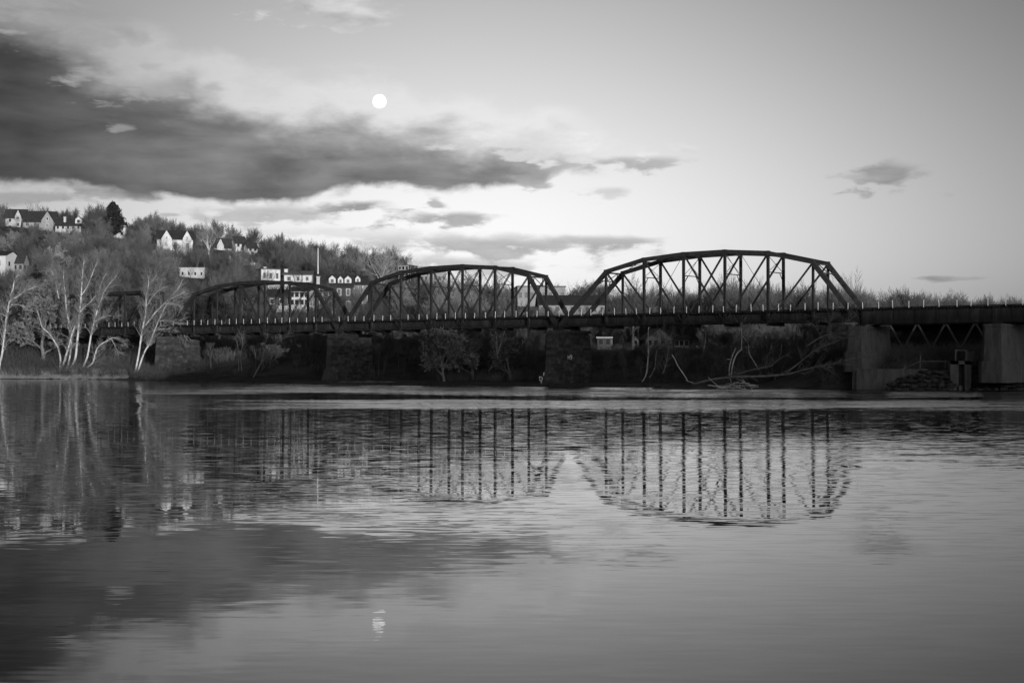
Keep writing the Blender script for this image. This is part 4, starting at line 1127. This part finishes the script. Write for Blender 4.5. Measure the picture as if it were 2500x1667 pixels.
limb_tree('sycamore_tree', 'bright two stemmed sycamore arching right before the third truss span', 309, [
    ([(326, 918), (334, 890), (341, 850), (346, 812), (350, 795), (356, 760), (357, 730), (360, 710), (363, 690), (361, 672)], 5.6, 1.4, .9),
    ([(350, 797), (362, 785), (380, 762), (400, 742), (415, 727), (428, 712), (437, 702), (446, 682)], 3.6, .8, 1.0),
    ([(333, 918), (345, 880), (355, 855), (365, 840), (374, 815), (388, 782), (398, 760), (408, 742), (420, 728), (452, 712)], 5.0, .8, 1.0),
    ([(358, 748), (370, 728), (382, 714), (402, 700)], 2.4, .6, 1.0),
    ([(378, 806), (398, 803), (416, 803), (436, 812), (452, 818)], 1.6, .4, 1.0), ([(390, 784), (408, 782), (424, 786), (440, 792)], 1.6, .4, 1.2),
    ([(403, 742), (420, 741), (436, 746), (452, 758)], 1.6, .4, 1.2), ([(364, 695), (372, 685), (384, 672)], 1.2, .4, 1.0)],
    'syc', 'twig_p', seed=23, depth=.6)
for lab, Y, st, bk in (
    ('thin white stemmed sapling standing left of the gabled house', 226, [([(1567, 932), (1576, 918), (1581, 890), (1583, 850), (1582, 820), (1584, 798)], 3.4, 2.2, .3)], 'pale'),
    ('pale sapling bending right before the gabled house', 228, [([(1585, 922), (1594, 908), (1600, 890), (1602, 862), (1610, 848), (1622, 838)], 3.4, 1.5, .9), ([(1612, 845), (1600, 825), (1588, 812)], 1.4, .5, 1.), ([(1614, 843), (1618, 820), (1619, 802)], 1.4, .5, 1.), ([(1618, 840), (1628, 822), (1640, 815)], 1.4, .5, 1.)], 'midbark'),
    ('grey leaning stem right of the gabled house', 230, [([(1618, 912), (1626, 890), (1631, 860), (1636, 830), (1642, 805)], 3.0, 1.2, .8)], 'midbark'),
    ('slender pale stem hanging below the deck in mid arch', 236, [([(1716, 865), (1720, 845), (1722, 822), (1722, 798)], 1.8, 2.6, .3)], 'pale'),
    ('broken pale trunk with a side stub rising from the driftwood', 203, [([(1786, 934), (1780, 915), (1782, 890), (1788, 868), (1796, 850)], 3.0, 2.4, .2), ([(1788, 878), (1780, 877), (1774, 877)], 1.8, 1.2, .0), ([(1784, 920), (1790, 885), (1800, 862), (1812, 852)], 4.0, 3.0, .2), ([(1810, 853), (1811, 820), (1809, 795), (1812, 786)], 2.2, 1.2, 1.5)], 'pale'),
    ('pale forked sapling leaning left above the fallen limb', 204, [([(1851, 900), (1838, 878), (1829, 862), (1826, 835)], 2.4, 1.6, .4), ([(1826, 836), (1830, 822), (1840, 815)], 1.2, .4, 1.6), ([(1826, 836), (1814, 822), (1806, 818)], 1.2, .4, 1.6)], 'pale'),
    ('pair of thin pale stems on the dark bank left of pier', 262, [([(590, 905), (588, 870), (592, 840), (590, 818)], 2.0, 1.2, .5), ([(583, 905), (582, 860), (578, 832)], 1.6, 1.0, .4)], 'midbark'),
    ('slim forked pale tree bending on the shaded bank below the third span', 258, [([(618, 922), (634, 892), (650, 870), (668, 845), (690, 825), (720, 820)], 2.4, .8, .6), ([(637, 890), (644, 862), (648, 838), (654, 815)], 1.8, .7, .4)], 'midbark'),
    ('pale many stemmed tree left of the graffiti pier below the deck', 255, [([(1215, 875), (1212, 850), (1204, 825), (1196, 808)], 2.4, 1.0, .8), ([(1214, 870), (1222, 840), (1230, 815), (1236, 800)], 2.4, 1.0, .8), ([(1213, 865), (1213, 835), (1210, 808)], 1.8, .8, .8)], 'pale')):
    limb_tree('slender_tree', lab, Y, st, bk, 'twig', spread=.6, tw_n=6, depth=.25, seed=hash(lab) % 97 if False else len(lab))

limb_tree('fallen_tree', 'large fallen tree with bare limbs reaching right from the water edge', 199.5, [
    ([(1690, 938), (1740, 926), (1790, 920), (1850, 919), (1905, 915), (1922, 914)], 6.0, 5.5, .5),
    ([(1916, 914), (1935, 898), (1958, 880), (1985, 858), (2008, 840)], 4.6, 2.2, .8),
    ([(1990, 853), (2020, 842), (2050, 830), (2072, 822)], 3.0, 1.2, .5),
    ([(1920, 915), (1960, 903), (2000, 893), (2034, 888), (2075, 876), (2148, 861)], 3.8, 1.0, .8),
    ([(2034, 889), (2060, 890), (2078, 889)], 1.8, .8, .2),
    ([(1970, 845), (2000, 825), (2030, 812), (2048, 804), (2062, 790), (2084, 772)], 3.6, .8, 1.4),
    ([(2028, 812), (2022, 800), (2030, 780), (2038, 762)], 2.0, .6, 1.0), ([(2005, 822), (1992, 800), (1984, 790)], 1.6, .6, .6),
    ([(2030, 812), (2060, 815), (2090, 826), (2112, 834)], 1.5, .5, .5), ([(2040, 808), (2018, 786), (1988, 768)], 1.6, .5, .6),
    ([(1880, 897), (1900, 878), (1920, 866), (1936, 858)], 2.4, 1.2, .2), ([(1903, 876), (1907, 855), (1909, 841)], 1.6, 1.4, .0),
    ([(1955, 877), (1952, 860), (1946, 844)], 1.5, 1.0, .0), ([(1800, 914), (1835, 903), (1870, 896), (1884, 893)], 3.0, 2.4, .8),
    ([(1869, 895), (1874, 870), (1884, 850)], 1.6, .6, .6)], 'dead', 'twig', spread=.6, tw_n=5.0, depth=.25, seed=41, root=False)
limb_tree('driftwood_log', 'bleached stick leaning up from the mud bar left of the driftwood', 207, [([(1680, 931), (1670, 915), (1655, 893), (1648, 878), (1641, 866)], 2.2, 2.6, 0), ([(1674, 928), (1692, 934), (1712, 936), (1728, 928)], 1.8, 1.2, .2)], 'drift', 'twig_p', cat='driftwood', depth=.1, seed=2, crown=False)
t = limb_tree('driftwood_log', 'two crossed white sticks lying at the waterline by the driftwood pile', 199, [([(1728, 940), (1750, 943), (1775, 948)], 2.4, 2.0, 0), ([(1729, 921), (1742, 933), (1766, 952)], 1.4, 1.8, 0)], 'drift', 'twig_p', cat='driftwood', depth=.05, seed=3, crown=False)
rg = np.random.default_rng(9)
o0 = at(1805, 945, 200); t = thing('driftwood_pile', 'tangled pile of bleached driftwood at the waterline under the fallen tree', 'driftwood', o0)
for i in range(26):
    a = np.array(at(rg.uniform(1768, 1835), rg.uniform(935, 950), 200 + rg.normal(0, .5))) - np.array(o0)
    d = np.array((rg.normal(0, 1), rg.normal(0, .4), rg.normal(0, .12))); d = norm(d) * rg.uniform(.6, 2.2)
    b = MB(); b.tube([a, a + d * .5 + (0, 0, .06), a + d], [.07, .06, .03], 5); b.build('stick', M['drift'], t)
b = MB(); n = 24
# mud bar at the water edge
def mud_bar(label, pts, Y, wid, h, m_):
    b = MB(); P0 = at(*pts[0], Y); t = None
    vs = []; fs = []
    N_ = 28; rg = np.random.default_rng(4)
    for i in range(N_):
        u = i / (N_ - 1); px = pts[0][0] + (pts[1][0] - pts[0][0]) * u
        c = at(px, 945, Y); prof = math.sin(math.pi * u) ** .6
        for j, (dy, hh) in enumerate(((-1.0, -.3), (-.5, .5), (0, 1.0), (.6, .7), (1.2, .2))):
            vs.append((c.x, c.y + dy * wid * prof + rg.normal(0, .1), hh * h * prof + (rg.normal(0, .08) if 0 < j < 4 else 0) - .05))
    for i in range(N_ - 1):
        for j in range(4): fs.append((i * 5 + j, (i + 1) * 5 + j, (i + 1) * 5 + j + 1, i * 5 + j + 1))
    b.add(vs, fs); o = b.build('mud_bank', M[m_], None, True); o['kind'] = 'structure'
mud_bar('', [(1590, 945), (1905, 945)], 207, 3.0, 1.0, 'soil')
mud_bar('', [(770, 940), (1010, 940)], 252, 1.6, .5, 'grass')

# flagpole
g = at(776, 879, 412); z = float(ground(g.x, g.y)); p1 = at(776, 607, 412)
t = thing('flagpole', 'tall slender white flagpole rising behind the brick house roof', 'flagpole', (g.x, g.y, z))
b = MB(); b.tube([(0, 0, -.3), (0, 0, (p1.z - z) * .6), (0, 0, p1.z - z)], [.24, .2, .14], 8); b.build('pole', M['white'], t)
b = MB(); b.tube([(0, 0, p1.z - z - .1), (0, 0, p1.z - z + .08), (0, 0, p1.z - z + .2)], [.05, .16, .05], 8); b.build('finial', M['white'], t)
b = MB(); b.tube([(0, 0, -.3), (0, 0, .5)], [.5, .45], 8); b.build('footing', M['concrete'], t)

# picket fence in front of the houses seen through the left truss
a0, a1 = at(676, 758, 376), at(764, 758, 376); a0.z = min(a0.z, a1.z); d_ = a1 - a0; L_ = d_.length
t = thing('picket_fence', 'low white picket fence below the white house behind the left truss', 'fence', a0, math.atan2(d_.y, d_.x))
pk = MB(); pk.box((0, 0, .4), (.16, .05, 1.8)); pk = pk.mesh('picket', M['white'])
s = 0
while s < L_: link('picket', pk, t, (s, 0, .1), None, (1, 1, random.uniform(.9, 1.1))); s += .3
for z in (.35, .95):
    b = MB(); b.box((L_ / 2, .05, z), (L_, .05, .1)); b.build('fence_rail', M['white'], t)
for s in np.arange(0, L_ + .1, 2.4):
    b = MB(); b.box((float(s), .07, 0), (.16, .14, 2.4)); b.build('fence_post', M['white'], t)
# roadside guard rail under the nearest arch
a0, a1 = at(1698, 850, 300), at(1842, 846, 300); d_ = a1 - a0; L_ = d_.length
t = thing('guard_rail', 'pale roadside guard rail on the bank behind the broken trunk', 'guard rail', a0, math.atan2(d_.y, d_.x))
b = MB(); b.box((L_ / 2, 0, .25), (L_, .08, .45)); b.build('rail_beam', M['cream'], t)
for s in np.arange(.3, L_, 2.0):
    b = MB(); b.box((float(s), .12, -.5), (.15, .15, 1.9)); b.build('rail_post', M['midbark'], t)

# ------------------------------------------------------------------ undergrowth and grass (uncountable)
def brush(name, n, px_rng, d_rng, hts, matn, seed, Yf=None, tw=11, rr=.028, keepw=True):
    rg = np.random.default_rng(seed); V = []; Fc = []
    made = 0
    px = rg.uniform(px_rng[0], px_rng[1], n * 3)
    if Yf: Y = rg.uniform(Yf[0], Yf[1], n * 3)
    else:
        # inland distance from the shore line along the ray
        kx = (px - 1250) / F; Y = np.full(n * 3, 250.0)
        for it in range(12): Y = shore(kx * Y)
        Y = Y + d_rng[0] + (d_rng[1] - d_rng[0]) * rg.random(n * 3) ** 1.3
    X = (px - 1250) / F * Y
    wbr = X * N_AX.x + Y * N_AX.y - P_AX
    ok = ((Y - shore(X)) > (.6 if matn != 'grass' else 0)) & ((wbr > 5) | (X < -72) | (X > 46))
    X, Y = X[ok], Y[ok]; Z = ground(X, Y)
    qx = 1250 + F * X / Y; qt = 879 - F * (Z + hts[1] * .8 - CAM_H) / Y; qb = 879 - F * (Z - CAM_H) / Y
    vis = np.ones(len(X), bool)
    for x0, x1, y0, y1, YY in PROTECT:
        vis &= ~((Y < YY + 10) & (qx > x0 - 2) & (qx < x1 + 2) & (qt < y1 - (y1 - y0) * .45) & (qb > y0))
    X, Y, Z = X[vis][:n], Y[vis][:n], Z[vis][:n]
    m_ = len(X)
    hts_ = rg.uniform(hts[0], hts[1], (m_, 1)) * rg.uniform(.5, 1.0, (m_, tw))
    a = rg.uniform(0, 6.28, (m_, tw)); lean = rg.uniform(.05, 1.15, (m_, tw))
    bx = X[:, None] + rg.normal(0, .35, (m_, tw)) * hts[1] * .35; by = Y[:, None] + rg.normal(0, .35, (m_, tw)) * hts[1] * .35; bz = np.repeat(Z[:, None], tw, 1) - .15
    tx = bx + np.cos(a) * lean * hts_; ty = by + np.sin(a) * lean * hts_; tz = bz + hts_
    mx = (bx + tx) / 2 + rg.normal(0, .16, (m_, tw)) * hts_; my = (by + ty) / 2 + rg.normal(0, .16, (m_, tw)) * hts_; mz = (bz + tz) / 2 + .12 * hts_
    bx, by, bz, tx, ty, tz, mx, my, mz = (q.ravel() for q in (bx, by, bz, tx, ty, tz, mx, my, mz))
    cnt = len(bx); verts = np.zeros((cnt, 7, 3))
    for j, t_ in enumerate((0, 2.094, 4.189)):
        c, s_ = math.cos(t_) * rr, math.sin(t_) * rr
        verts[:, j] = np.stack([bx + c, by + s_, bz], -1); verts[:, 3 + j] = np.stack([mx + c * .8, my + s_ * .8, mz], -1)
    verts[:, 6] = np.stack([tx, ty, tz], -1)
    base = (np.arange(cnt) * 7)[:, None]
    q = np.concatenate([base + np.array(f)[None] for f in ((0, 1, 4, 3), (1, 2, 5, 4), (2, 0, 3, 5))]).tolist()
    tr_ = np.concatenate([base + np.array(f)[None] for f in ((3, 4, 6), (4, 5, 6), (5, 3, 6))]).tolist()
    me = bpy.data.meshes.new(name); me.from_pydata(verts.reshape(-1, 3).tolist(), [], q + tr_); me.materials.append(M[matn]); me.update()
    o = link(name, me); o['kind'] = 'stuff'
brush('undergrowth', 3200, (-60, 2560), (1, 45), (.8, 3.2), 'brush', 1)
brush('undergrowth', 5200, (-100, 1100), None, (1.5, 6.0), 'brush', 2, (320, 610), rr=.045, tw=12)
brush('undergrowth', 2600, (1000, 2560), None, (.7, 2.4), 'brush', 3, (262, 400), rr=.03)
brush('far_wood', 2600, (1000, 2650), None, (5, 10), 'brush', 6, (400, 620), rr=.06, tw=12)
brush('far_wood', 900, (-100, 1000), None, (4, 8), 'brush', 7, (600, 720), rr=.06, tw=12)
brush('undergrowth', 2600, (-60, 720), None, (.5, 1.5), 'brush', 10, (420, 600), rr=.03, tw=12)
brush('bank_grass', 9000, (-40, 310), (.1, 11), (.3, .9), 'grass', 4, tw=7, rr=.04)
rg = np.random.default_rng(55); b = MB()
base_rock = [tuple(v.co) for v in ROCKS[0].vertices]; rock_f = [tuple(p.vertices) for p in ROCKS[0].polygons]
for i in range(420):
    px = rg.uniform(-20, 2090); kx = (px - 1250) / F; Y = 250.0
    for it in range(12): Y = float(shore(kx * Y))
    Y += rg.normal(.8, 1.3); X = kx * Y; z = max(float(ground(X, Y)), -.1); q = rg.uniform(.12, .55) * (1.6 if rg.random() < .12 else 1)
    a = rg.uniform(0, 6.28); ca, sa = math.cos(a), math.sin(a)
    b.add([(X + (x * ca - y * sa) * q * 1.4, Y + (x * sa + y * ca) * q, z + zz * q * .7) for x, y, zz in base_rock], rock_f)
o = b.build('shore_stones', M['rubble']); o['kind'] = 'stuff'
print('TREES', NTREE[0], 'TRIS', sum(len(o.data.polygons) for o in bpy.data.objects if o.type == 'MESH'))
